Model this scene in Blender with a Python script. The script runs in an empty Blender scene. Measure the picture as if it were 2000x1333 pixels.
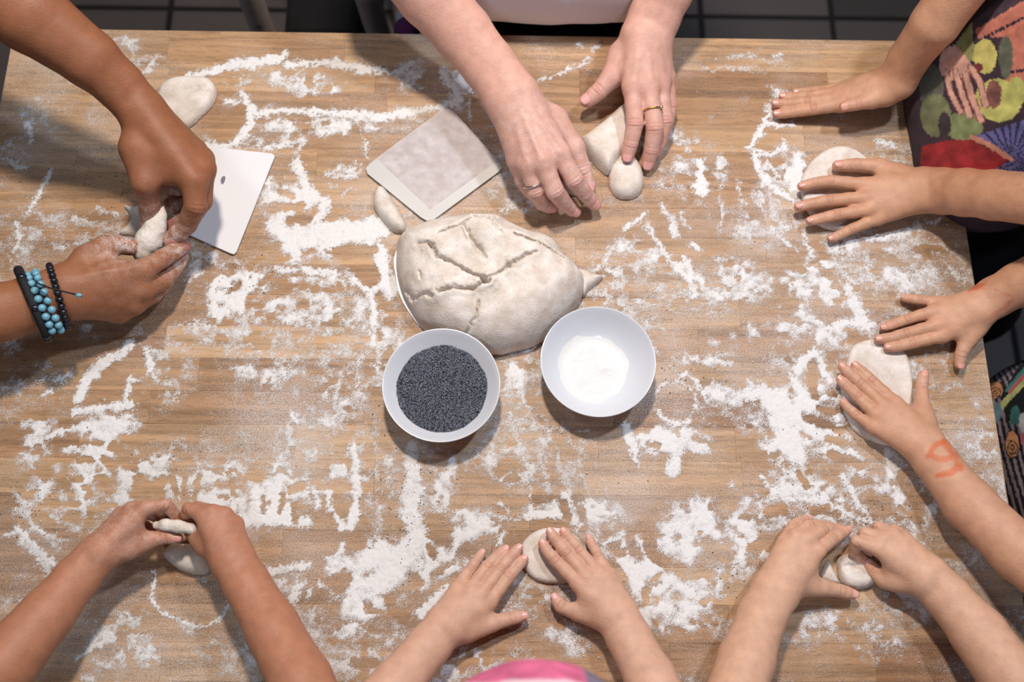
import bpy, bmesh, math, random
import numpy as np
from mathutils import Vector, Matrix

random.seed(7)
RNG = np.random.default_rng(7)
SC = bpy.context.scene
COL = SC.collection

# ------------------------------------------------------------------ camera
TZ = 0.78                      # height of the table top above the floor
F = 1944.0                     # focal length in pixels of the 2000x1333 frame
def _n(v):
    v = np.asarray(v, float); return v / np.linalg.norm(v)
_d1 = _n((10, 5917, -F))       # table's depth axis seen by the camera
_p1 = np.array((200 - 1000, 666.5 - 58, -F)); _p2 = np.array((1740 - 1000, 666.5 - 80, -F))
_d2 = _n(np.cross(np.cross(_p1, _p2), _d1))
if _d2[0] < 0: _d2 = -_d2
_d3 = np.cross(_d2, _d1)
R_WC = np.stack([_d2, _d1, _d3])           # camera vector -> world vector
DIST = 1.20
CAM = R_WC @ np.array((0, 0, DIST)) + np.array((0, 0, TZ))
cd = bpy.data.cameras.new('camera'); cam = bpy.data.objects.new('camera', cd); COL.objects.link(cam)
cd.sensor_width = 36.0; cd.lens = 36.0 * F / 2000.0
M4 = Matrix([list(R_WC[i]) + [CAM[i]] for i in range(3)] + [[0, 0, 0, 1]])
cam.matrix_world = M4
cd.dof.use_dof = True; cd.dof.focus_distance = 1.155; cd.dof.aperture_fstop = 3.2
cd.clip_start = 0.02
SC.camera = cam

# ------------------------------------------------------------------ light
SC.view_settings.view_transform = 'Standard'; SC.view_settings.look = 'None'
SC.view_settings.gamma = 1.0; SC.view_settings.use_curve_mapping = False
SC.view_settings.exposure = -0.14
w = bpy.data.worlds.new('world'); SC.world = w; w.use_nodes = True
w.node_tree.nodes['Background'].inputs[0].default_value = (0.80, 0.86, 1.0, 1)
w.node_tree.nodes['Background'].inputs[1].default_value = 0.30
def lamp(name, loc, power, col, size, aim=(0, 0, TZ)):
    l = bpy.data.lights.new(name, 'AREA'); l.shape = 'DISK'; l.size = size; l.energy = power; l.color = col
    o = bpy.data.objects.new(name, l); COL.objects.link(o); o.location = loc
    o.rotation_euler = (Vector(aim) - Vector(loc)).to_track_quat('-Z', 'Y').to_euler()
    return o
lamp('ceiling_lamp_warm', (-0.08, 0.60, TZ + 1.72), 30, (1.0, 0.86, 0.72), 0.14)
lamp('ceiling_lamp_cool', (0.72, 0.48, TZ + 1.60), 15, (0.74, 0.85, 1.0), 0.12)
lamp('ceiling_lamp_side', (-0.95, 0.30, TZ + 1.70), 5, (0.76, 0.87, 1.0), 0.30)
lamp('added_fill_front', (0.10, -1.55, TZ + 1.70), 9, (0.78, 0.88, 1.0), 0.40)  # cool fill added behind the camera to brighten camera-facing sides, no real fixture

# ------------------------------------------------------------------ helpers
def at(px, py, z=0.0):
    """point at height z (m above the table top) seen at a place of the photograph"""
    d = R_WC @ np.array((px - 1000.0, 666.5 - py, -F))
    t = (TZ + z - CAM[2]) / d[2]
    return CAM + d * t
def proj(P):
    q = (np.asarray(P) - CAM) @ R_WC
    return 1000.0 + q[..., 0] / -q[..., 2] * F, 666.5 - q[..., 1] / -q[..., 2] * F
def mpp(P):                    # metres per pixel at a point
    return float(-((np.asarray(P) - CAM) @ R_WC)[2] / F)

def lin(r, g, b):
    f = lambda c: c / 12.92 if c <= 0.04045 else ((c + 0.055) / 1.055) ** 2.4
    return tuple(f(c / 255.0) for c in (r, g, b))

def lattice(shape, seed):
    return np.random.default_rng(seed).random(shape)
def vnoise(x, y, seed=0):
    """value noise, 0..1"""
    L = lattice((256, 256), seed)
    xi = np.floor(x).astype(int); yi = np.floor(y).astype(int)
    fx = x - xi; fy = y - yi
    fx = fx * fx * (3 - 2 * fx); fy = fy * fy * (3 - 2 * fy)
    a = L[xi & 255, yi & 255]; b = L[(xi + 1) & 255, yi & 255]
    c = L[xi & 255, (yi + 1) & 255]; d = L[(xi + 1) & 255, (yi + 1) & 255]
    return (a * (1 - fx) + b * fx) * (1 - fy) + (c * (1 - fx) + d * fx) * fy
def fbm(x, y, seed=0, octv=4):
    s = 0; a = 0.5; t = 0
    for i in range(octv):
        s = s + a * vnoise(x * 2 ** i, y * 2 ** i, seed + i); t += a; a *= 0.5
    return s / t

def mat(name): 
    m = bpy.data.materials.new(name); m.use_nodes = True
    nt = m.node_tree; b = nt.nodes['Principled BSDF']
    return m, nt, b
def node(nt, typ, **kw):
    n = nt.nodes.new(typ)
    for k, v in kw.items():
        if k.startswith('i_'):
            key = k[2:]; key = int(key) if key.isdigit() else key.replace('_', ' ')
            n.inputs[key].default_value = v
        else: setattr(n, k, v)
    return n
def simple(name, rgb, rough=0.5, bump=0.0, scale=200.0, metal=0.0, var=0.0):
    m, nt, b = mat(name)
    b.inputs['Base Color'].default_value = (*rgb, 1); b.inputs['Roughness'].default_value = rough
    b.inputs['Metallic'].default_value = metal
    tc = node(nt, 'ShaderNodeTexCoord')
    ns = node(nt, 'ShaderNodeTexNoise', i_Scale=scale, i_Detail=4.0)
    nt.links.new(tc.outputs['Object'], ns.inputs['Vector'])
    if bump:
        bp = node(nt, 'ShaderNodeBump', i_Strength=bump, i_Distance=0.002)
        nt.links.new(ns.outputs[0], bp.inputs['Height']); nt.links.new(bp.outputs[0], b.inputs['Normal'])
    if var:
        mx = node(nt, 'ShaderNodeMix', data_type='RGBA')
        mx.inputs[6].default_value = (*[c * (1 - var) for c in rgb], 1)
        mx.inputs[7].default_value = (*[min(1, c * (1 + var)) for c in rgb], 1)
        nt.links.new(ns.outputs[0], mx.inputs[0]); nt.links.new(mx.outputs[2], b.inputs['Base Color'])
    return m

def link(name, me, m=None, parent=None):
    o = bpy.data.objects.new(name, me); COL.objects.link(o)
    if m is not None and me is not None: me.materials.append(m)
    if parent is not None: o.parent = parent
    return o
def tag(o, label=None, cat=None, group=None, kind=None):
    if label: o['label'] = label
    if cat: o['category'] = cat
    if group: o['group'] = group
    if kind: o['kind'] = kind
    return o
def empty(name, label, cat, group=None, loc=(0, 0, 0)):
    o = bpy.data.objects.new(name, None); COL.objects.link(o); o.location = loc; o.empty_display_size = 0.05
    return tag(o, label, cat, group)
def mesh_np(name, V, Q, smooth=True):
    """mesh from vertex array and a quad or triangle array"""
    me = bpy.data.meshes.new(name)
    V = np.ascontiguousarray(V, np.float32); Q = np.ascontiguousarray(Q, np.int32)
    k = Q.shape[1]
    me.vertices.add(len(V)); me.vertices.foreach_set('co', V.ravel())
    me.loops.add(Q.size); me.loops.foreach_set('vertex_index', Q.ravel())
    me.polygons.add(len(Q)); me.polygons.foreach_set('loop_start', np.arange(0, Q.size, k, dtype=np.int32))
    me.update(calc_edges=True)
    if smooth: me.polygons.foreach_set('use_smooth', np.ones(len(Q), bool))
    me.update()
    return me
def set_color(me, name, C):
    a = me.color_attributes.new(name, 'FLOAT_COLOR', 'POINT')
    C = np.asarray(C, np.float32)
    if C.shape[1] == 3: C = np.concatenate([C, np.ones((len(C), 1), np.float32)], 1)
    a.data.foreach_set('color', np.ascontiguousarray(C).ravel())
def set_float(me, name, A):
    a = me.attributes.new(name, 'FLOAT', 'POINT'); a.data.foreach_set('value', np.ascontiguousarray(A, np.float32))
def tri_fan_box(lo, hi, bev=0.0):
    bm = bmesh.new(); bmesh.ops.create_cube(bm, size=1.0)
    for v in bm.verts:
        v.co = Vector([(lo[i] + hi[i]) / 2 + v.co[i] * (hi[i] - lo[i]) for i in range(3)])
    if bev: bmesh.ops.bevel(bm, geom=bm.edges[:], offset=bev, segments=1, affect='EDGES')
    return bm
def bm_obj(name, bm, m, parent=None, smooth=False):
    me = bpy.data.meshes.new(name); bm.to_mesh(me); bm.free()
    if smooth:
        for p in me.polygons: p.use_smooth = True
    return link(name, me, m, parent)

# ---- implicit surfaces: smooth unions of tapered capsules, meshed with surface nets
def smin(a, b, k):
    if k <= 0: return np.minimum(a, b)
    h = np.clip(0.5 + 0.5 * (b - a) / k, 0, 1)
    return b + (a - b) * h - k * h * (1 - h)
class Grid:
    def __init__(s, lo, hi, h):
        s.h = h; s.lo = np.asarray(lo, float)
        s.n = np.maximum(4, np.ceil((np.asarray(hi) - s.lo) / h).astype(int) + 1)
        s.ax = [(s.lo[i] + h * np.arange(s.n[i])).astype(np.float32) for i in range(3)]
        s.D = np.full(s.n, 0.05, np.float32)
    def box(s, lo, hi):
        a = np.clip(np.floor((np.asarray(lo) - s.lo) / s.h).astype(int), 0, s.n - 1)
        b = np.clip(np.ceil((np.asarray(hi) - s.lo) / s.h).astype(int) + 1, 1, s.n)
        b = np.maximum(b, a + 1)
        return tuple(slice(a[i], b[i]) for i in range(3))
    def pts(s, sl):
        return (s.ax[0][sl[0]][:, None, None], s.ax[1][sl[1]][None, :, None], s.ax[2][sl[2]][None, None, :])
    def seg(s, a, b, ra, rb, k=0.0, T=None, off=(0, 0, 0)):
        """union a tapered capsule into T (default the grid itself)"""
        T = s.D if T is None else T
        a = np.asarray(a, float); b = np.asarray(b, float)
        m = max(ra, rb) + k + 3 * s.h
        sl = s.box(np.minimum(a, b) - m, np.maximum(a, b) + m)
        X, Y, Z = s.pts(sl)
        ba = b - a; l2 = float(ba @ ba) + 1e-12
        t = np.clip(((X - a[0]) * ba[0] + (Y - a[1]) * ba[1] + (Z - a[2]) * ba[2]) / l2, 0, 1)
        d = np.sqrt((X - a[0] - t * ba[0]) ** 2 + (Y - a[1] - t * ba[1]) ** 2 + (Z - a[2] - t * ba[2]) ** 2) - (ra + (rb - ra) * t)
        T[sl] = smin(T[sl], d.astype(np.float32), k)
def surface_nets(D, lo, h):
    ins = D < 0
    c = [ins[i:ins.shape[0] - 1 + i, j:ins.shape[1] - 1 + j, k:ins.shape[2] - 1 + k] for i in (0, 1) for j in (0, 1) for k in (0, 1)]
    cnt = sum(x.astype(np.int8) for x in c)
    act = np.argwhere((cnt > 0) & (cnt < 8))
    idx = np.full(cnt.shape, -1, np.int32); idx[act[:, 0], act[:, 1], act[:, 2]] = np.arange(len(act))
    cor = [(i, j, k) for i in (0, 1) for j in (0, 1) for k in (0, 1)]
    val = [D[act[:, 0] + i, act[:, 1] + j, act[:, 2] + k] for i, j, k in cor]
    S = np.zeros((len(act), 3)); N = np.zeros(len(act))
    for a in range(8):
        for b in range(a + 1, 8):
            ca, cb = np.array(cor[a]), np.array(cor[b])
            if np.abs(ca - cb).sum() != 1: continue
            va, vb = val[a], val[b]
            m = (va < 0) != (vb < 0)
            t = np.where(m, va / np.where(m, va - vb, 1), 0)
            S += np.where(m[:, None], ca + t[:, None] * (cb - ca), 0); N += m
    V = lo + (act + S / N[:, None]) * h
    quads = []
    for ax in range(3):
        sl0 = [slice(None)] * 3; sl1 = [slice(None)] * 3
        sl0[ax] = slice(0, -1); sl1[ax] = slice(1, None)
        A = ins[tuple(sl0)]; B = ins[tuple(sl1)]
        e = np.argwhere(A != B)
        u, v = [(1, 2), (2, 0), (0, 1)][ax]
        ok = (e[:, u] > 0) & (e[:, v] > 0) & (e[:, u] < D.shape[u] - 1) & (e[:, v] < D.shape[v] - 1)
        e = e[ok]
        def cell(du, dv):
            q = e.copy(); q[:, u] += du; q[:, v] += dv
            return idx[q[:, 0], q[:, 1], q[:, 2]]
        q = np.stack([cell(-1, -1), cell(0, -1), cell(0, 0), cell(-1, 0)], 1)
        fl = ~A[e[:, 0], e[:, 1], e[:, 2]]
        q[fl] = q[fl][:, ::-1]
        quads.append(q)
    Q = np.concatenate(quads)
    Q = Q[(Q >= 0).all(1)]
    return V, Q
def relax(V, Q, it=1, lam=0.5):
    E = np.concatenate([Q[:, [0, 1]], Q[:, [1, 2]], Q[:, [2, 3]], Q[:, [3, 0]]])
    deg = np.bincount(E.ravel(), minlength=len(V)).astype(float)
    for _ in range(it):
        S = np.stack([np.bincount(E[:, 0], V[E[:, 1], i], len(V)) + np.bincount(E[:, 1], V[E[:, 0], i], len(V)) for i in range(3)], 1)
        V = V + lam * (S / np.maximum(deg, 1)[:, None] - V)
    return V
def vnormals(V, Q):
    n = np.cross(V[Q[:, 2]] - V[Q[:, 0]], V[Q[:, 3]] - V[Q[:, 1]])
    N = np.zeros_like(V)
    for i in range(4):
        for a in range(3): N[:, a] += np.bincount(Q[:, i], n[:, a], len(V))
    return N / (np.linalg.norm(N, axis=1, keepdims=True) + 1e-12)

# ------------------------------------------------------------------ materials for the setting
def wood_material():
    m, nt, b = mat('beech_wood')
    geo = node(nt, 'ShaderNodeNewGeometry'); oi = node(nt, 'ShaderNodeObjectInfo')
    off = node(nt, 'ShaderNodeVectorMath', operation='SCALE'); off.inputs[0].default_value = (3.1, 7.7, 1.3)
    nt.links.new(oi.outputs['Random'], off.inputs['Scale'])
    add = node(nt, 'ShaderNodeVectorMath', operation='ADD')
    nt.links.new(geo.outputs['Position'], add.inputs[0]); nt.links.new(off.outputs[0], add.inputs[1])
    st = node(nt, 'ShaderNodeVectorMath', operation='MULTIPLY'); st.inputs[1].default_value = (5, 95, 40)
    nt.links.new(add.outputs[0], st.inputs[0])
    g = node(nt, 'ShaderNodeTexNoise', i_Scale=1.0, i_Detail=5.0, i_Distortion=0.6); nt.links.new(st.outputs[0], g.inputs['Vector'])
    st2 = node(nt, 'ShaderNodeVectorMath', operation='MULTIPLY'); st2.inputs[1].default_value = (60, 900, 300)
    nt.links.new(add.outputs[0], st2.inputs[0])
    g2 = node(nt, 'ShaderNodeTexNoise', i_Scale=1.0, i_Detail=2.0); nt.links.new(st2.outputs[0], g2.inputs['Vector'])
    tone = node(nt, 'ShaderNodeMix', data_type='RGBA')
    tone.inputs[6].default_value = (*lin(152, 112, 78), 1); tone.inputs[7].default_value = (*lin(200, 162, 122), 1)
    nt.links.new(oi.outputs['Color'], tone.inputs[0])
    gr = node(nt, 'ShaderNodeMapRange', i_1=0.35, i_2=0.7, i_3=0.66, i_4=1.16); nt.links.new(g.outputs[0], gr.inputs[0])
    gr2 = node(nt, 'ShaderNodeMapRange', i_1=0.3, i_2=0.45, i_3=0.60, i_4=1.0); nt.links.new(g2.outputs[0], gr2.inputs[0])
    mu = node(nt, 'ShaderNodeMath', operation='MULTIPLY'); nt.links.new(gr.outputs[0], mu.inputs[0]); nt.links.new(gr2.outputs[0], mu.inputs[1])
    sc = node(nt, 'ShaderNodeVectorMath', operation='SCALE'); nt.links.new(tone.outputs[2], sc.inputs[0]); nt.links.new(mu.outputs[0], sc.inputs['Scale'])
    # thin dusting of flour ground into the surface
    big = node(nt, 'ShaderNodeTexNoise', i_Scale=7.0, i_Detail=3.0); nt.links.new(geo.outputs['Position'], big.inputs['Vector'])
    fine = node(nt, 'ShaderNodeTexNoise', i_Scale=1100.0, i_Detail=2.0); nt.links.new(geo.outputs['Position'], fine.inputs['Vector'])
    br = node(nt, 'ShaderNodeMapRange', i_1=0.38, i_2=0.68, i_3=-0.62, i_4=-0.42); nt.links.new(big.outputs[0], br.inputs[0])
    ad = node(nt, 'ShaderNodeMath', operation='ADD'); nt.links.new(fine.outputs[0], ad.inputs[0]); nt.links.new(br.outputs[0], ad.inputs[1])
    dm = node(nt, 'ShaderNodeMath', operation='MULTIPLY', use_clamp=True); dm.inputs[1].default_value = 7.0; nt.links.new(ad.outputs[0], dm.inputs[0])
    dm2 = node(nt, 'ShaderNodeMath', operation='MULTIPLY'); dm2.inputs[1].default_value = 0.55; nt.links.new(dm.outputs[0], dm2.inputs[0])
    fin = node(nt, 'ShaderNodeMix', data_type='RGBA'); nt.links.new(dm2.outputs[0], fin.inputs[0])
    nt.links.new(sc.outputs[0], fin.inputs[6]); fin.inputs[7].default_value = (0.74, 0.71, 0.70, 1)
    nt.links.new(fin.outputs[2], b.inputs['Base Color'])
    b.inputs['Roughness'].default_value = 0.5; b.inputs['Specular IOR Level'].default_value = 0.3
    bp = node(nt, 'ShaderNodeBump', i_Strength=0.25, i_Distance=0.0006); nt.links.new(g2.outputs[0], bp.inputs['Height']); nt.links.new(bp.outputs[0], b.inputs['Normal'])
    return m
WOOD = wood_material()

def flour_material():
    m, nt, b = mat('flour_powder')
    geo = node(nt, 'ShaderNodeNewGeometry'); at_ = node(nt, 'ShaderNodeAttribute', attribute_name='flour_amount')
    n1 = node(nt, 'ShaderNodeTexNoise', i_Scale=1150.0, i_Detail=3.0, i_Roughness=0.65); nt.links.new(geo.outputs['Position'], n1.inputs['Vector'])
    nr = node(nt, 'ShaderNodeMapRange', i_1=0.3, i_2=0.7, i_3=0.0, i_4=1.0); nt.links.new(n1.outputs[0], nr.inputs[0])
    df = node(nt, 'ShaderNodeMath', operation='SUBTRACT'); nt.links.new(at_.outputs['Fac'], df.inputs[0]); nt.links.new(nr.outputs[0], df.inputs[1])
    al = node(nt, 'ShaderNodeMath', operation='MULTIPLY_ADD', use_clamp=True); al.inputs[1].default_value = 2.6; al.inputs[2].default_value = 0.38
    nt.links.new(df.outputs[0], al.inputs[0])
    b.inputs['Base Color'].default_value = (0.80, 0.785, 0.785, 1); b.inputs['Roughness'].default_value = 0.95
    b.inputs['Specular IOR Level'].default_value = 0.1
    nt.links.new(al.outputs[0], b.inputs['Alpha'])
    bp = node(nt, 'ShaderNodeBump', i_Strength=0.5, i_Distance=0.0012); nt.links.new(n1.outputs[0], bp.inputs['Height']); nt.links.new(bp.outputs[0], b.inputs['Normal'])
    return m
FLOUR = flour_material()

# ------------------------------------------------------------------ floor of dark tiles, walls of the room
grout = simple('dark_grout', lin(26, 26, 30), 0.9)
tilem, nt_, b_ = mat('floor_tile')
oi = node(nt_, 'ShaderNodeObjectInfo'); mx = node(nt_, 'ShaderNodeMix', data_type='RGBA')
mx.inputs[6].default_value = (*lin(64, 62, 64), 1); mx.inputs[7].default_value = (*lin(104, 98, 99), 1)
nt_.links.new(oi.outputs['Random'], mx.inputs[0]); nt_.links.new(mx.outputs[2], b_.inputs['Base Color']); b_.inputs['Roughness'].default_value = 0.45
fl = bm_obj('floor', tri_fan_box((-2.6, -2.6, -0.05), (2.6, 2.8, 0.0)), grout); tag(fl, kind='structure')
TS = 0.30
_x0 = at(335, 20, -TZ)[0]; _y0 = at(1000, 30, -TZ)[1]
tme = bpy.data.meshes.new('tile'); _b = tri_fan_box((0.006, 0.006, 0.0), (TS - 0.006, TS - 0.006, 0.008), 0.002); _b.to_mesh(tme); _b.free(); tme.materials.append(tilem)
for i in range(-7, 9):
    for j in range(-9, 7):
        x, y = _x0 + i * TS, _y0 + j * TS
        if -2.55 < x < 2.3 and -2.55 < y < 2.5:
            t = link('tile', tme, None, fl); t.location = (x, y, 0)
wallm = simple('wall_paint', lin(120, 122, 130), 0.9, 0.1, 60)
for nm, lo, hi in (('wall_back', (-2.6, 2.8, 0), (2.6, 2.9, 2.7)), ('wall_left', (-2.7, -2.6, 0), (-2.6, 2.8, 2.7)), ('wall_right', (2.6, -2.6, 0), (2.7, 2.8, 2.7)), ('wall_front', (-2.6, -2.7, 0), (2.6, -2.6, 2.7))):
    tag(bm_obj(nm, tri_fan_box(lo, hi), wallm), kind='structure')
tag(bm_obj('ceiling', tri_fan_box((-2.7, -2.7, 2.7), (2.7, 2.9, 2.8)), wallm), kind='structure')

# ------------------------------------------------------------------ the table: butcher block of glued staves
TX0 = at(22, 87)[0]; TX1 = at(1886, 440)[0]; TY1 = at(1000, 69)[1]; TY0 = -0.485
RH = 0.0405; YP = at(1000, 704)[1]
table = empty('work_table', 'wide wooden butcher-block work table dusted with flour', 'table', loc=(0, 0, 0))
rows = int(math.ceil((YP - TY0) / RH)), int(math.ceil((TY1 - YP) / RH))
rr = random.Random(21)
FIX = {0: [(322, 739)], -3: [(577, 1060)], 9: [(1612, 2000)]}
for r in range(-rows[0], rows[1]):
    ya = max(TY0, YP + r * RH); yb = min(TY1, YP + (r + 1) * RH)
    if yb - ya < 0.004: continue
    xs = [TX0]; x = TX0 - rr.uniform(0, 0.22)
    while x < TX1:
        x += rr.uniform(0.16, 0.34)
        if x > TX0 + 0.05 and x < TX1 - 0.05: xs.append(x)
    forced = {}
    for (pa, pb) in FIX.get(r, []):
        fa = at(pa, 672 - r * 62)[0]; fb = min(TX1, at(pb, 672 - r * 62)[0])
        xs = [q for q in xs if q < fa - 0.06 or q > fb + 0.06] + [fa, fb]; forced[round(fa, 4)] = 0.95
    xs = sorted(set(xs)) + [TX1]
    for a, bb in zip(xs[:-1], xs[1:]):
        if bb - a < 0.002: continue
        tn = forced.get(round(a, 4), min(1, max(0, rr.gauss(0.5, 0.2))))
        if r == 9 and forced.get(round(a, 4)) is None and a < 0.4 and bb > 0.25: tn = 0.08
        o = bm_obj('stave', tri_fan_box((a + 0.00004, ya + 0.00004, TZ - 0.04), (bb - 0.00004, yb - 0.00004, TZ + rr.uniform(-0.0002, 0.0)), 0.00018), WOOD, table)
        o.color = (tn, tn, tn, 1)
framem = simple('dark_table_frame', lin(60, 46, 36), 0.6, 0.1, 40)
for sx in (TX0 + 0.06, TX1 - 0.13):
    for sy in (TY0 + 0.06, TY1 - 0.13):
        bm_obj('leg', tri_fan_box((sx, sy, 0.008), (sx + 0.07, sy + 0.07, TZ - 0.0402), 0.004), framem, table)
for lo, hi in (((TX0 + 0.13, TY0 + 0.07, TZ - 0.13), (TX1 - 0.13, TY0 + 0.095, TZ - 0.0402)), ((TX0 + 0.13, TY1 - 0.095, TZ - 0.13), (TX1 - 0.13, TY1 - 0.07, TZ - 0.0402)),
               ((TX0 + 0.07, TY0 + 0.13, TZ - 0.13), (TX0 + 0.095, TY1 - 0.13, TZ - 0.0402)), ((TX1 - 0.095, TY0 + 0.13, TZ - 0.13), (TX1 - 0.07, TY1 - 0.13, TZ - 0.0402))):
    bm_obj('frame_rail', tri_fan_box(lo, hi, 0.003), framem, table)

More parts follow.
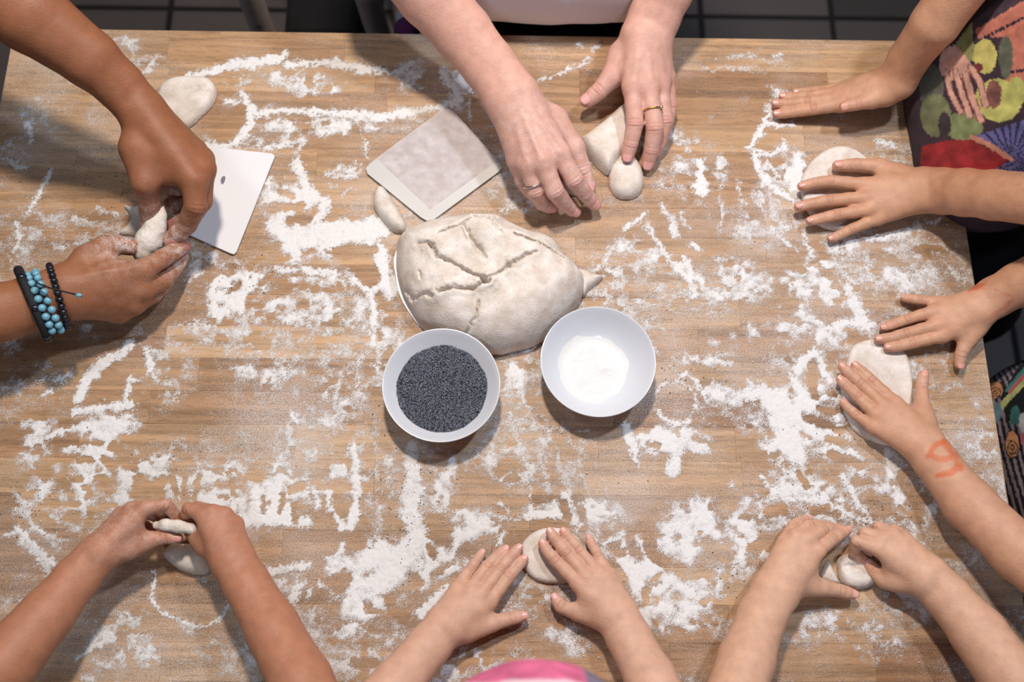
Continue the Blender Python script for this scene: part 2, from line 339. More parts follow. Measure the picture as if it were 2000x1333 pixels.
# ------------------------------------------------------------------ flour strewn over the table
# strokes: density, width(px), points;  blobs: density, cx, cy, rx, ry
STROKES = [
 (1, 9, (330,168),(400,142),(470,125),(520,116),(556,108)), (1, 14, (455,128),(510,122),(540,116)), (1, 9, (560,128),(640,121),(700,131),(756,139)), (.95, 13, (640,124),(690,130),(715,137)),
 (1, 10, (474,184),(490,212),(488,240),(474,268),(448,286),(400,288)), (.85, 8, (440,196),(470,205),(490,215)), (1, 9, (495,222),(560,217),(640,221),(720,228),(780,226),(850,212),(884,200)),
 (1, 13, (690,224),(740,230),(790,224)), (.9, 3, (698,236),(708,262),(718,312)), (.9, 7, (520,290),(560,280),(592,272)), (.8, 5, (585,262),(590,280),(575,300)),
 (1, 14, (578,318),(592,350),(612,385)), (1, 12, (612,385),(640,398),(618,430)), (.95, 10, (520,392),(560,388),(600,372)), (.9, 6, (525,372),(530,352)),
 (.9, 7, (530,428),(570,412),(610,400)), (1, 20, (530,440),(560,470),(580,500)), (1, 24, (560,462),(640,450),(720,446),(760,432)), (1, 20, (600,470),(680,462),(750,450)),
 (.9, 8, (540,525),(600,530),(660,535)), (1, 24, (742,490),(748,535),(765,565)), (.95, 12, (690,545),(720,565),(745,560)), (.8, 7, (640,340),(665,328),(690,332)), (.85, 7, (655,345),(690,345)),
 (.8, 3, (668,388),(680,375),(692,370)), (.6, 4, (640,360),(660,368)), (1, 8, (725,578),(733,630),(728,672)), (.9, 2, (733,570),(733,640)),
 (.9, 5, (100,330),(82,371),(64,402),(52,424)), (.9, 5, (30,438),(40,468),(28,490)), (.8, 3, (19,500),(19,530)), (1, 6, (54,246),(60,275)), (.8, 5, (8,312),(22,322),(50,330)), (.9, 6, (140,425),(165,432)), (.9, 5, (190,410),(225,420)),
 (.6, 4, (105,165),(88,182),(70,198)), (.6, 3, (140,145),(128,175)), (.8, 9, (300,122),(286,140)), (.7, 7, (240,75),(262,100)), (.6, 6, (262,132),(270,122),(290,112)), (.6,4,(300,112),(320,108)),
 (1, 13, (152,780),(166,745),(206,712),(256,674)), (1, 15, (185,722),(215,702),(240,688)), (1, 7, (284,684),(294,716),(272,736),(250,745),(248,790)), (.9, 5, (300,735),(312,750)), (1, 10, (148,806),(200,796),(258,790)),
 (.9, 6, (85,772),(100,765)), (.9, 7, (110,745),(140,735),(160,740)), (.8, 3, (20,745),(70,743),(120,738),(140,725)), (1, 8, (95,855),(130,840),(180,832)), (.8, 8, (45,890),(60,900)),
 (1, 10, (36,1030),(60,1062),(100,1098)), (.9, 12, (40,1060),(80,1085),(95,1120)), (.8, 5, (5,1048),(30,1042)), (1, 9, (170,1270),(195,1260),(215,1245)), (.9, 7, (150,1290),(172,1272)), (.9, 8, (280,1280),(305,1285)), (.9, 6, (248,1196),(256,1206)), (.8, 7, (190,1298),(215,1305)),(.8, 9, (160,1325),(180,1330)),
 (1, 4, (300,1115),(299,1172),(312,1195),(345,1212),(392,1224),(428,1212),(446,1184),(454,1150)), (.6, 7, (296,1130),(296,1165)), (.6, 6, (452,1170),(462,1195)),
 (.9, 5, (345,930),(352,975)), (.9, 4, (372,930),(370,970)), (.8, 5, (400,940),(385,975)), (1, 12, (395,975),(420,985),(450,970)),
 (1, 14, (480,1018),(540,1012),(600,1020)), (1, 12, (500,985),(520,1000)), (1, 10, (688,868),(697,930),(697,990),(684,1028)), (.95, 9, (640,962),(648,1000),(665,1030)), (.95, 9, (614,952),(620,990)), (.9, 7, (660,1025),(690,1030)),(.8,7,(570,1010),(590,1030)),
 (1, 9, (500,1120),(560,1112),(606,1106)), (1, 8, (572,1178),(578,1150),(596,1136)), (.9, 5, (600,1165),(606,1150)), (.85, 6, (620,1140),(650,1160)), (.9, 12, (640,1085),(665,1070)), (.8, 6, (610,1190),(620,1185)),
 (1, 34, (730,1148),(775,1112),(800,1070)), (1, 26, (800,1080),(815,1040),(800,1000)), (1, 16, (680,1128),(700,1140)), (.9, 22, (803,880),(808,940),(800,1000)), (.95, 14, (835,1060),(845,1100),(830,1130)), (.9, 12, (660,1240),(690,1228)), (1, 12, (820,1200),(845,1180),(875,1150)),
 (1, 9, (884,1092),(892,1060),(898,1036)), (.95, 8, (905,1045),(945,1040),(970,1030)), (.9, 5, (955,1000),(990,1016),(1032,1022)), (1, 9, (890,1005),(905,1000),(912,1015)), (.9, 6, (975,1060),(985,1045)), (.9, 5, (975,985),(1000,1005)),
 (.9, 3, (994,806),(1010,860),(1030,930),(1042,985)), (.65, 5, (1062,812),(1082,870),(1108,962)), (.6, 7, (1040,830),(1058,900),(1074,962)), (.6, 5, (1100,830),(1128,900),(1150,972)), (.5, 4, (1160,900),(1190,970),(1198,1005)), (.7, 5, (1000,840),(1060,838),(1150,842)), (.8, 7, (1000,715),(1012,750),(1034,800)),
 (1, 10, (1035,1005),(1062,1012)), (1, 10, (1104,968),(1112,1000),(1130,1030)), (.95, 8, (1145,985),(1160,1010)), (.9, 7, (1180,1062),(1210,1050),(1216,1035)), (.9, 5, (1245,1050),(1262,1080)), (.9, 6, (1190,1020),(1202,1030)),
 (1, 22, (1222,1098),(1240,1130),(1258,1168)), (1, 14, (1250,1110),(1290,1120)), (1, 12, (1280,1160),(1300,1140)), (1, 10, (1220,830),(1234,868),(1246,904)), (.95, 12, (1250,858),(1290,850),(1330,862)), (1, 16, (1342,848),(1322,888),(1310,922)), (.9, 12, (1350,870),(1378,880)),
 (.9, 3, (1282,806),(1276,780),(1292,752),(1320,745),(1350,760),(1362,790),(1350,816)), (1, 6, (1286,808),(1304,822),(1328,829),(1350,821)), (.8, 2, (1230,612),(1262,650),(1290,700),(1330,736)), (.8, 7, (1325,735),(1340,730)), (.8, 6, (1330,690),(1370,705),(1430,712)), (.9, 5, (1350,735),(1375,775),(1392,745)),
 (.95, 6, (1222,448),(1246,434),(1262,416)), (.85, 7, (1264,440),(1290,482),(1318,524)), (.95, 13, (1320,520),(1345,548),(1356,575)), (.9, 9, (1335,505),(1350,535),(1370,555)), (.8, 9, (1292,400),(1310,428),(1320,462)), (.95, 8, (1350,478),(1366,486)), (.8, 5, (1330,420),(1345,445)), (.7, 6, (1195,480),(1180,515)),
 (.95, 3, (1642,474),(1650,530),(1666,580),(1690,618)), (1, 18, (1668,590),(1682,622)), (1, 10, (1598,662),(1612,646),(1650,634),(1700,634)), (1, 16, (1556,722),(1575,705),(1590,690)), (1, 12, (1550,745),(1560,770)),
 (1, 30, (1500,778),(1528,806),(1540,850),(1556,890)), (.95, 15, (1460,772),(1500,770)), (.9, 10, (1580,800),(1610,800),(1640,815)), (1, 10, (1620,880),(1660,885),(1680,900)), (1, 9, (1600,690),(1610,735),(1640,745)), (.95, 8, (1600,780),(1640,775)), (.9, 8, (1570,560),(1600,555)), (.9, 7, (1858,528),(1868,542),(1882,546)),
 (1, 5, (1484,932),(1504,952),(1530,975),(1600,972),(1650,1000),(1690,1022)), (.9, 5, (1532,915),(1530,945),(1516,972)), (.9, 4, (1484,1010),(1494,985),(1530,965)), (.9, 7, (1646,930),(1672,978),(1700,1020)), (.9, 4, (1550,918),(1575,955),(1610,965)), (.8, 4, (1560,990),(1600,1010),(1640,1015)), (.8, 3, (1500,1010),(1508,1030)), (.9, 6, (1525,1015),(1540,1025)), (1, 9, (1490,1085),(1505,1090)), (.9, 6, (1770,870),(1800,900)),
 (1, 7, (1505,218),(1492,240),(1482,265),(1462,292)), (.8, 5, (1505,170),(1520,182),(1525,200)), (.9, 6, (1500,240),(1530,246),(1550,244)), (1, 9, (1472,305),(1482,335),(1508,368),(1550,392)), (.95, 6, (1470,300),(1510,302),(1528,290),(1532,276)), (1, 16, (1560,310),(1558,345),(1555,380)), (.9, 6, (1500,320),(1520,345)),
 (1, 13, (1366,318),(1370,350),(1376,372)), (1, 12, (1360,365),(1375,375)), (.7, 4, (1405,340),(1408,400),(1412,450)), (.75, 3, (1440,350),(1445,385),(1455,400)), (.85, 4, (1485,372),(1488,410),(1508,448),(1545,482)), (.8, 3, (1505,370),(1512,425),(1528,460),(1560,500)), (.8, 6, (1568,450),(1575,480),(1590,500)), (.9, 5, (1530,440),(1545,450)),
 (.95, 8, (1698,470),(1740,462),(1776,454),(1796,438)), (.9, 5, (1810,440),(1832,432)), (.8, 6, (1715,275),(1748,285)), (.6, 4, (1420,112),(1480,106)), (.55, 6, (1370,138),(1460,132)), (.8, 5, (1510,112),(1524,104)), (.8, 4, (1040,162),(1090,146),(1150,118)), (.8, 5, (1155,98),(1170,92)), (.9, 4, (1130,88),(1140,90)),
 (.9, 11, (862,140),(884,175),(897,200)), (.8, 4, (922,160),(917,220),(924,268)), (.9, 5, (975,412),(1000,408),(1030,416)), (.8, 5, (1030,395),(1050,408)), (.9, 8, (570,808),(580,822)), (.7, 7, (672,715),(660,760),(652,800)), (.65, 5, (702,705),(694,770),(690,815)), (.6, 3, (650,860),(645,920)), (.6, 5, (735,810),(735,940),(738,1010)),
]
BLOBS = [
 (.5, 520,700,90,60), (.45, 640,800,120,60), (.5, 760,700,40,100), (.5, 1000,880,90,80), (.45, 1210,640,80,50), (.5, 1420,560,90,60), (.45, 1450,660,120,40), (.6, 1480,960,60,40), (.6, 1340,1180,100,50), (.62, 1420,1040,70,60), (.5, 1860,600,40,50), (.5, 1830,900,50,60), (.55, 560,600,140,40), (.5, 90,880,60,80), (.5, 60,1180,70,70), (.5, 420,1080,60,60), (.45, 660,1290,100,40), (.55, 930,1130,40,50), (.4, 1330,300,60,50), (.45, 1560,640,60,80), (.6, 700,1180,70,40), (.45, 330,300,60,50), (.4, 800,150,60,50),
 (.55, 560,165,150,24), (.45, 500,178,60,40), (.55, 640,248,150,18), (.6, 545,280,60,16), (.55, 560,395,55,60), (.85, 590,400,34,38), (.9, 640,470,130,26), (.6, 620,525,130,40), (.8, 470,565,80,36), (.85, 450,600,45,36), (.5, 420,540,60,60), (.6, 675,335,36,18),
 (.35, 60,480,60,60), (.35, 40,260,50,70), (.45, 245,95,30,30), (.3, 120,240,90,60), (.75, 205,835,75,30), (.7, 195,885,95,45), (.62, 235,920,100,55), (.5, 120,990,110,90), (.6, 190,960,90,50), (.55, 330,930,110,45), (.75, 450,960,55,60), (.8, 520,990,70,40), (.55, 600,930,150,60), (.4, 720,900,60,110), (.62, 850,920,45,110), (.6, 660,1100,30,30),
 (.75, 770,1100,90,55), (.6, 790,1180,85,32), (.35, 760,1245,80,22), (.6, 840,1110,60,60), (.6, 930,1030,60,40), (.32, 1080,890,85,100), (.75, 1060,1000,70,22), (.7, 1160,1005,55,28), (.62, 1200,1050,60,26), (.75, 1285,1130,55,55), (.62, 1350,1040,80,75), (.72, 1390,1080,80,90), (.7, 1300,860,80,30), (.6, 1270,1215,110,30), (.4, 1430,1200,50,90),
 (.5, 1240,500,65,42), (.42, 1190,540,50,50), (.4, 1290,670,60,34), (.6, 1360,705,50,18), (.55, 1440,770,80,30), (.5, 1330,560,40,40), (.6, 1600,560,80,60), (.5, 1590,640,90,60), (.5, 1730,545,100,45), (.75, 1590,760,55,70), (.8, 1540,830,65,80), (.65, 1600,860,70,50), (.55, 1610,960,130,60), (.55, 1780,1000,70,50), (.5, 1700,920,80,60), (.4, 1830,720,70,70), (.3, 1880,820,50,110), (.4, 1895,890,25,20), (.6, 1520,330,45,50), (.4, 1420,330,30,40), (.35, 1500,420,80,60), (.45, 1520,210,30,40),
 (.3, 1450,120,110,26), (.5, 895,170,30,50), (.55, 1010,730,34,90), (.28, 620,720,190,110), (.4, 740,640,40,70), (.45, 700,600,90,40), (.55, 470,650,60,40), (.35, 560,860,110,60), (.45, 240,1260,90,70), (.4, 400,1230,90,30), (.5, 560,1140,70,40), (.4, 1650,1240,140,60), (.75, 1770,1190,50,50), (.5, 960,1290,130,40), (.45, 1110,1250,60,40), (.35, 30,640,60,60), (.4, 200,650,90,26), (.35, 330,720,60,90), (.4, 780,1010,60,60), (.5, 1690,480,100,40),
]
ERASE = [
 (7, (548,374),(572,384)), (8, (530,410),(590,402)), (6, (560,430),(606,426)), (22, (686,500),(705,515),(722,540)), (10, (655,492),(730,488)),
 (10, (112,862),(130,866)), (8, (145,863),(168,865)), (8, (184,866),(198,866)), (12, (222,872),(228,876)), (9, (126,896),(132,900)), (7, (157,898),(178,899)), (10, (204,900),(222,908)), (9, (238,902),(262,916)), (8, (112,934),(122,936)), (7, (142,936),(158,937)), (7, (188,936),(206,937)), (6, (124,950),(132,952)), (8, (166,954),(172,956)), (9, (92,982),(110,984)), (7, (140,984),(152,984)), (8, (178,996),(176,1024)), (9, (245,858),(275,865)), (14, (75,1010),(100,1030)), (7, (120,1045),(150,1048)),
 (7, (272,932),(262,968)), (6, (290,945),(288,972)), (8, (305,940),(318,980)), (6, (360,930),(360,985)), (6, (388,930),(380,985)), (7, (335,935),(345,965)), (4, (445,925),(458,918),(470,930)), (6, (455,940),(456,965)), (5, (430,970),(446,975)), (6, (552,965),(548,1000)), (7, (575,985),(576,1020)), (5, (515,970),(515,1000)), (7, (645,1005),(648,1035)), (22, (640,1065),(560,1075),(500,1080)), (10, (655,1130),(680,1128)),
 (8, (840,1070),(846,1085)), (7, (815,1125),(822,1140)), (9, (1100,985),(1108,1010)), (8, (1135,995),(1140,1015)), (9, (1020,1025),(1090,1022)), (9, (1195,1068),(1215,1082)), (8, (1230,1072),(1236,1080)), (8, (1262,1050),(1270,1085)), (13, (1282,1090),(1300,1100)), (7, (1262,1150),(1260,1180)), (5, (1280,1130),(1290,1122)), (10, (1195,1100),(1215,1130)), (9, (1230,1040),(1232,1060)), (12, (890,1130),(905,1140)), (8, (905,1070),(915,1085)),
 (9, (1586,712),(1584,735)), (9, (1586,752),(1592,776)), (7, (1622,770),(1630,772)), (9, (1582,818),(1640,842)), (8, (1600,800),(1625,806)), (8, (1618,858),(1650,866)), (10, (1625,888),(1680,908)), (8, (1620,700),(1632,692)), (6, (1658,668),(1690,662)), (7, (1634,590),(1648,582)), (7, (1600,620),(1615,622)), (12, (1500,1000),(1530,995)), (7, (1560,925),(1575,950)), (9, (1590,1000),(1615,992)), (12, (1470,1070),(1490,1060)), (10, (1530,262),(1570,270)), (8, (1520,315),(1525,318)), (9, (1380,342),(1390,350)), (7, (1265,868),(1285,872)),
 (16, (1290,786),(1340,780)), (14, (470,215),(450,250),(430,262)), (10, (150,745),(170,700)), (9, (208,735),(228,712)), (16, (265,705),(270,725)),
]
FX = np.arange(TX0 + 0.001, TX1 - 0.001, 0.0016); FY = np.arange(TY0 + 0.001, TY1 - 0.001, 0.0016)
GX, GY = np.meshgrid(FX, FY, indexing='ij')
PX, PY = proj(np.stack([GX, GY, np.full_like(GX, TZ)], -1))
_w1 = fbm(GX * 120, GY * 120, 3, 3) - .5; _w2 = fbm(GX * 120, GY * 120, 9, 3) - .5
_w3 = fbm(GX * 420, GY * 420, 31, 2) - .5; _w4 = fbm(GX * 420, GY * 420, 37, 2) - .5
_w5 = fbm(GX * 650, GY * 650, 131, 2) - .5; _w6 = fbm(GX * 650, GY * 650, 137, 2) - .5
UX = PX + _w1 * 15 + _w3 * 10 + _w5 * 9; UY = PY + _w2 * 15 + _w4 * 10 + _w6 * 9
DEN = np.zeros_like(GX); SDEN = np.zeros_like(GX)
def polydist(pts, m, X, Y):
    p = np.array(pts, float)
    sel = np.argwhere((X > p[:, 0].min() - m) & (X < p[:, 0].max() + m) & (Y > p[:, 1].min() - m) & (Y < p[:, 1].max() + m))
    if len(sel) == 0: return None, None
    x = X[sel[:, 0], sel[:, 1]]; y = Y[sel[:, 0], sel[:, 1]]
    d = np.full(len(x), 1e9)
    for (a, b) in zip(p[:-1], p[1:]):
        e = b - a; t = np.clip(((x - a[0]) * e[0] + (y - a[1]) * e[1]) / (e @ e + 1e-9), 0, 1)
        d = np.minimum(d, np.hypot(x - a[0] - t * e[0], y - a[1] - t * e[1]))
    return sel, d
_patch = fbm(GX * 45, GY * 45, 51, 4); _str = fbm(GX * 90, GY * 90, 77, 4)
for dn, cx, cy, rx, ry in BLOBS:
    q = ((UX - cx) / (rx * 1.25)) ** 2 + ((UY - cy) / (ry * 1.25)) ** 2
    v = dn * np.clip(1.25 * (1 - q), 0, 1)
    v = 1.32 * v * np.clip(0.36 + 3.0 * (_patch - 0.36), 0.30, 1.15) * np.clip(0.5 + 1.1 * _str, 0.5, 1.2)
    DEN = np.maximum(DEN, v)
for s in STROKES:
    dn, wd = s[0], s[1]
    sel, d = polydist(s[2:], wd * 2 + 8, UX, UY)
    if sel is None: continue
    v = dn * np.clip((wd * 1.02 + 2.5 - d) / (4.0 + wd * 0.45), 0, 1)
    SDEN[sel[:, 0], sel[:, 1]] = np.maximum(SDEN[sel[:, 0], sel[:, 1]], v)
    halo = 0.5 * dn * np.clip(1 - d / (wd * 1.6 + 8), 0, 1)
    v = np.maximum(v, halo * np.clip(_str[sel[:, 0], sel[:, 1]] * 2 - 0.3, 0, 1))
    DEN[sel[:, 0], sel[:, 1]] = np.maximum(DEN[sel[:, 0], sel[:, 1]], v)
for s in ERASE:
    sel, d = polydist(s[1:], s[0] * 2 + 6, PX + _w3 * 9 + _w1 * 5, PY + _w4 * 9 + _w2 * 5)
    if sel is None: continue
    k = np.clip((s[0] + 1.0 - d) / 3.5, 0, 1)
    DEN[sel[:, 0], sel[:, 1]] *= 1 - 0.93 * k
_veil = fbm(GX * 9 + 3, GY * 14, 201, 4); _veil2 = fbm(GX * 22 + 3, GY * 60, 211, 3)
veil = np.clip((_veil - 0.37) * 2.1, 0, .52) * np.clip(_veil2 * 1.7, .3, 1.2) * np.clip((PY - 60) / 300, .35, 1)
for s in ERASE:
    sel, d = polydist(s[1:], s[0] * 2 + 6, PX, PY)
    if sel is not None: veil[sel[:, 0], sel[:, 1]] *= np.clip((d - s[0] + 2) / 4, .1, 1)
DEN = np.maximum(DEN, veil)
_m1 = fbm(GX * 150 + 4, GY * 190 + 2, 301, 3); _m2 = fbm(GX * 330 + 4, GY * 330 + 2, 311, 2)
DEN = np.where(DEN > 0.05, DEN + ((_m1 - .5) * 0.55 + (_m2 - .5) * 0.40) * np.clip(DEN * 2, 0, 1) * (1 - .65 * SDEN), DEN)
_h = fbm(GX * 75 + 11, GY * 95 + 7, 321, 3); _hm = np.clip((_h - .60) / .05, 0, 1) * np.clip(1.6 - DEN * .8, 0.35, 1)
DEN = np.clip(DEN * (1 - .72 * _hm * (1 - .75 * SDEN)), 0, 1)
H = 0.0003 + 0.0016 * DEN ** 2 * (0.4 + 0.9 * _w3 + 0.6 * _str)
H = np.maximum(H, 0.00025)
keep = np.maximum(np.maximum(DEN[:-1, :-1], DEN[1:, :-1]), np.maximum(DEN[:-1, 1:], DEN[1:, 1:])) > 0.19
ii = np.arange(DEN.size).reshape(DEN.shape)
Q = np.stack([ii[:-1, :-1][keep], ii[1:, :-1][keep], ii[1:, 1:][keep], ii[:-1, 1:][keep]], 1)
used = np.unique(Q); rem = np.full(DEN.size, -1); rem[used] = np.arange(len(used))
fme = mesh_np('flour', np.stack([GX, GY, TZ + H], -1).reshape(-1, 3)[used], rem[Q])
set_float(fme, 'flour_amount', DEN.ravel()[used])
tag(link('flour', fme, FLOUR), 'white flour scattered in streaks and smears over the wooden table top', 'flour', kind='stuff')
def flour_at(px, py):
    p = at(px, py); i = int((p[0] - FX[0]) / 0.0016); j = int((p[1] - FY[0]) / 0.0016)
    return 0 if not (0 <= i < len(FX) and 0 <= j < len(FY)) else H[i, j]

# ------------------------------------------------------------------ people
def skin_material():
    m, nt, b = mat('skin')
    at_ = node(nt, 'ShaderNodeAttribute', attribute_name='skin_colour')
    tc = node(nt, 'ShaderNodeTexCoord')
    n1 = node(nt, 'ShaderNodeTexNoise', i_Scale=90.0, i_Detail=4.0); nt.links.new(tc.outputs['Object'], n1.inputs['Vector'])
    r1 = node(nt, 'ShaderNodeMapRange', i_1=0.3, i_2=0.7, i_3=0.90, i_4=1.08); nt.links.new(n1.outputs[0], r1.inputs[0])
    sc = node(nt, 'ShaderNodeVectorMath', operation='SCALE'); nt.links.new(at_.outputs['Color'], sc.inputs[0]); nt.links.new(r1.outputs[0], sc.inputs['Scale'])
    fa = node(nt, 'ShaderNodeAttribute', attribute_name='skin_dust')
    n2 = node(nt, 'ShaderNodeTexNoise', i_Scale=700.0, i_Detail=3.0); nt.links.new(tc.outputs['Object'], n2.inputs['Vector'])
    n3 = node(nt, 'ShaderNodeTexNoise', i_Scale=110.0, i_Detail=3.0); nt.links.new(tc.outputs['Object'], n3.inputs['Vector'])
    ad = node(nt, 'ShaderNodeMath', operation='ADD'); nt.links.new(n2.outputs[0], ad.inputs[0]); nt.links.new(n3.outputs[0], ad.inputs[1])
    mr = node(nt, 'ShaderNodeMapRange', i_1=0.85, i_2=1.25, i_3=0.0, i_4=1.0); nt.links.new(ad.outputs[0], mr.inputs[0])
    mu = node(nt, 'ShaderNodeMath', operation='MULTIPLY', use_clamp=True); nt.links.new(mr.outputs[0], mu.inputs[0]); nt.links.new(fa.outputs['Fac'], mu.inputs[1])
    mx = node(nt, 'ShaderNodeMix', data_type='RGBA'); nt.links.new(mu.outputs[0], mx.inputs[0]); nt.links.new(sc.outputs[0], mx.inputs[6]); mx.inputs[7].default_value = (0.80, 0.74, 0.72, 1)
    nt.links.new(mx.outputs[2], b.inputs['Base Color'])
    b.inputs['Roughness'].default_value = 0.5; b.inputs['Specular IOR Level'].default_value = 0.32
    b.inputs['Subsurface Weight'].default_value = 0.12; b.inputs['Subsurface Scale'].default_value = 0.0035
    b.inputs['Subsurface Radius'].default_value = (1.0, 0.35, 0.2)
    cr = node(nt, 'ShaderNodeAttribute', attribute_name='skin_crease')
    n4 = node(nt, 'ShaderNodeTexNoise', i_Scale=420.0, i_Detail=3.0); nt.links.new(tc.outputs['Object'], n4.inputs['Vector'])
    s2 = node(nt, 'ShaderNodeMath', operation='MULTIPLY_ADD'); s2.inputs[1].default_value = 0.5
    nt.links.new(n4.outputs[0], s2.inputs[0]); inv = node(nt, 'ShaderNodeMath', operation='MULTIPLY'); inv.inputs[1].default_value = -1.0
    nt.links.new(cr.outputs['Fac'], inv.inputs[0]); nt.links.new(inv.outputs[0], s2.inputs[2])
    bp = node(nt, 'ShaderNodeBump', i_Strength=0.5, i_Distance=0.0016); nt.links.new(s2.outputs[0], bp.inputs['Height']); nt.links.new(bp.outputs[0], b.inputs['Normal'])
    return m
SKIN = skin_material()
NAILS = {}
def nail_material(rgb):
    k = tuple(round(c, 3) for c in rgb)
    if k not in NAILS:
        NAILS[k] = simple('fingernail', tuple(min(1, c * s + a) for c, s, a in zip(rgb, (0.95, 0.86, 0.95), (0.17, 0.09, 0.10))), 0.25)
    return NAILS[k]

DEF_R = {'child': dict(f=(14.6, 12.9, 11.6, 9.8), t=(17.5, 15.5, 13.6, 11.2), pal=14.5),
         'adult': dict(f=(21, 19.5, 17, 14.5), t=(25, 22, 19, 16), pal=21)}

def build_arm(spec):
    """one hand with its forearm; returns vertices, quads, colour, dust, crease and the nail frames"""
    kind = spec.get('kind', 'child'); dr = DEF_R[kind]; rs = spec.get('rs', 1.0)
    h = 0.00155 if kind == 'child' else 0.0019
    names = ['index', 'middle', 'ring', 'pinky']
    fs = {1: 0.97, 0: 0.97}
    FZ = {n: [at(x, y, z / 100.0) for x, y, z in spec[n]] for n in names if n in spec}
    mb = spec.get('mback', 0.0)
    for n in FZ: FZ[n][0] = FZ[n][0] + (FZ[n][0] - FZ[n][1]) * mb      # the knuckle lies behind the web of the fingers
    TH = [at(x, y, z / 100.0) for x, y, z in spec['thumb']]
    scl = {'index': 0.98, 'middle': 1.0, 'ring': 0.95, 'pinky': 0.84}
    FR = {n: [r * rs * scl[n] * mpp(p) for r, p in zip(dr['f'], FZ[n])] for n in FZ}
    TR = [r * rs * spec.get('ts', 1.0) * mpp(p) for r, p in zip(dr['t'], TH)]
    arm = []
    for st in spec['arm']:
        P = at(st[0], st[1], st[2] / 100.0); wd = st[3] * mpp(P); fl = st[4] if len(st) > 4 else 0.74
        arm.append((P, wd, wd * fl))
    allp = [p for n in FZ for p in FZ[n]] + TH + [a[0] for a in arm]
    mg = max(a[1] for a in arm) * 0.55 + 0.012
    lo = np.min(allp, 0) - mg; hi = np.max(allp, 0) + mg
    G = Grid(lo, hi, h)
    # forearm: two parallel bones' worth of flesh, blended
    lat = []
    for i in range(len(arm)):
        a = arm[max(0, i - 1)][0]; b = arm[min(len(arm) - 1, i + 1)][0]
        v = _n(CAM - arm[i][0]); lat.append(_n(np.cross(_n(b - a), v)))
    for i in range(len(arm) - 1):
        (a, wa, ta), (b, wb, tb) = arm[i], arm[i + 1]
        for s in (-1, 0, 1):
            G.seg(a + lat[i] * s * (wa - ta) / 2, b + lat[i + 1] * s * (wb - tb) / 2, ta / 2, tb / 2, 0.006)
    # palm
    W, ww, wt = arm[0]
    mcps = [FZ[n][0] for n in names if n in FZ]
    span = _n(mcps[0] - mcps[-1]) if len(mcps) > 1 else lat[0]
    ax = _n(np.mean(mcps, 0) - W); span = _n(span - ax * (span @ ax))
    prs = dr['pal'] * rs
    nn = len(mcps)
    car = []
    for i, n in enumerate([n for n in names if n in FZ]):
        off = (0.5 - i / max(1, nn - 1)) if nn > 1 else 0
        C = W + span * off * (ww - wt) * 0.95 + ax * 0.004
        car.append(C)
        G.seg(C, FZ[n][0], wt * 0.46, FR[n][0] * 1.06, 0.012 if kind == 'adult' else 0.008)
    up = np.array(spec.get('dorsal', (0, 0, 1.0)), float)
    for i in range(nn - 1):                       # flesh between the hand bones, a little below their backs
        m0 = (mcps[i] + mcps[i + 1]) / 2 - up * 0.0025 - ax * 0.004
        G.seg((car[i] + car[i + 1]) / 2, m0, wt * 0.42, prs * mpp(m0) * 0.86, 0.008)
    if 'tendon' in spec:                          # cords standing out on the back of the hand
        for i, n in enumerate([n for n in names if n in FZ]):
            a_ = car[i] * .45 + FZ[n][0] * .55 + up * (wt * .22 + FR[n][0] * .5 - .0012); b_ = FZ[n][0] + up * (FR[n][0] - .0012)
            G.seg(car[i] * .8 + FZ[n][0] * .2 + up * (wt * .44 - .004), a_, .0026, .0028, 0.004); G.seg(a_, b_, .0028 * spec['tendon'], .0032 * spec['tendon'], 0.004)
    # thumb ball and web
    G.seg(W + (TH[0] - W) * 0.4, TH[0], wt * 0.42, TR[0] * 1.05, 0.010)
    G.seg(TH[0], TH[1], TR[0] * 1.05, TR[1] * 1.0, 0.010)
    if spec.get('web', 1):
        wq = car[0] * 0.4 + mcps[0] * 0.6
        G.seg((TH[0] + TH[1]) / 2, wq, TR[1] * 0.8, FR['index'][0] * 0.85, 0.010)
        G.seg(TH[0] * .3 + TH[1] * .7, car[0] * 0.25 + mcps[0] * 0.75, TR[1] * 0.55, FR['index'][0] * 0.6, 0.010)
    for p0, p1, r0, r1 in spec.get('extra', []):
        a_ = at(p0[0], p0[1], p0[2] / 100.); b_ = at(p1[0], p1[1], p1[2] / 100.); G.seg(a_, b_, r0 * mpp(a_), r1 * mpp(b_), 0.010)
    out = G.D.copy()
    chains = [(n, FZ[n], FR[n]) for n in FZ] + [('thumb', TH, TR)]
    for n, P, R in chains:
        st = 1 if n == 'thumb' else 0
        m = max(R) * 1.6 + 0.012
        sl = G.box(np.min(P[st:], 0) - m, np.max(P[st:], 0) + m)
        S = Grid.__new__(Grid); S.h = h; S.ax = [G.ax[i][sl[i]] for i in range(3)]; S.lo = np.array([a[0] for a in S.ax], float); S.n = np.array([len(a) for a in S.ax])
        S.D = np.full(S.n, 0.05, np.float32)
        for i in range(st, len(P) - 1):
            mid = P[i] * 0.5 + P[i + 1] * 0.5; rm = (R[i] + R[i + 1]) / 2 * 0.92
            S.seg(P[i], mid, R[i], rm, 0.0); S.seg(mid, P[i + 1], rm, R[i + 1] * 0.99, 0.003)
        out[sl] = np.minimum(out[sl], smin(G.D[sl], S.D, 0.0065 if kind == 'adult' else 0.0048))
    V, Q = surface_nets(out, G.lo, h)
    V = relax(V, Q, 1, 0.4)
    N = vnormals(V, Q)
    # keep things above the table top
    lowm = V[:, 2] < TZ + 0.0006
    ontab = lowm & (V[:, 0] < TX1) & (V[:, 0] > TX0) & (V[:, 1] < TY1) & (V[:, 1] > TY0)
    V[ontab, 2] = TZ + 0.0006
    base = np.array(lin(*spec['skin']))
    C = np.tile(base, (len(V), 1))
    flush = np.zeros(len(V)); crease = np.zeros(len(V)); pale = np.zeros(len(V))
    nails = []
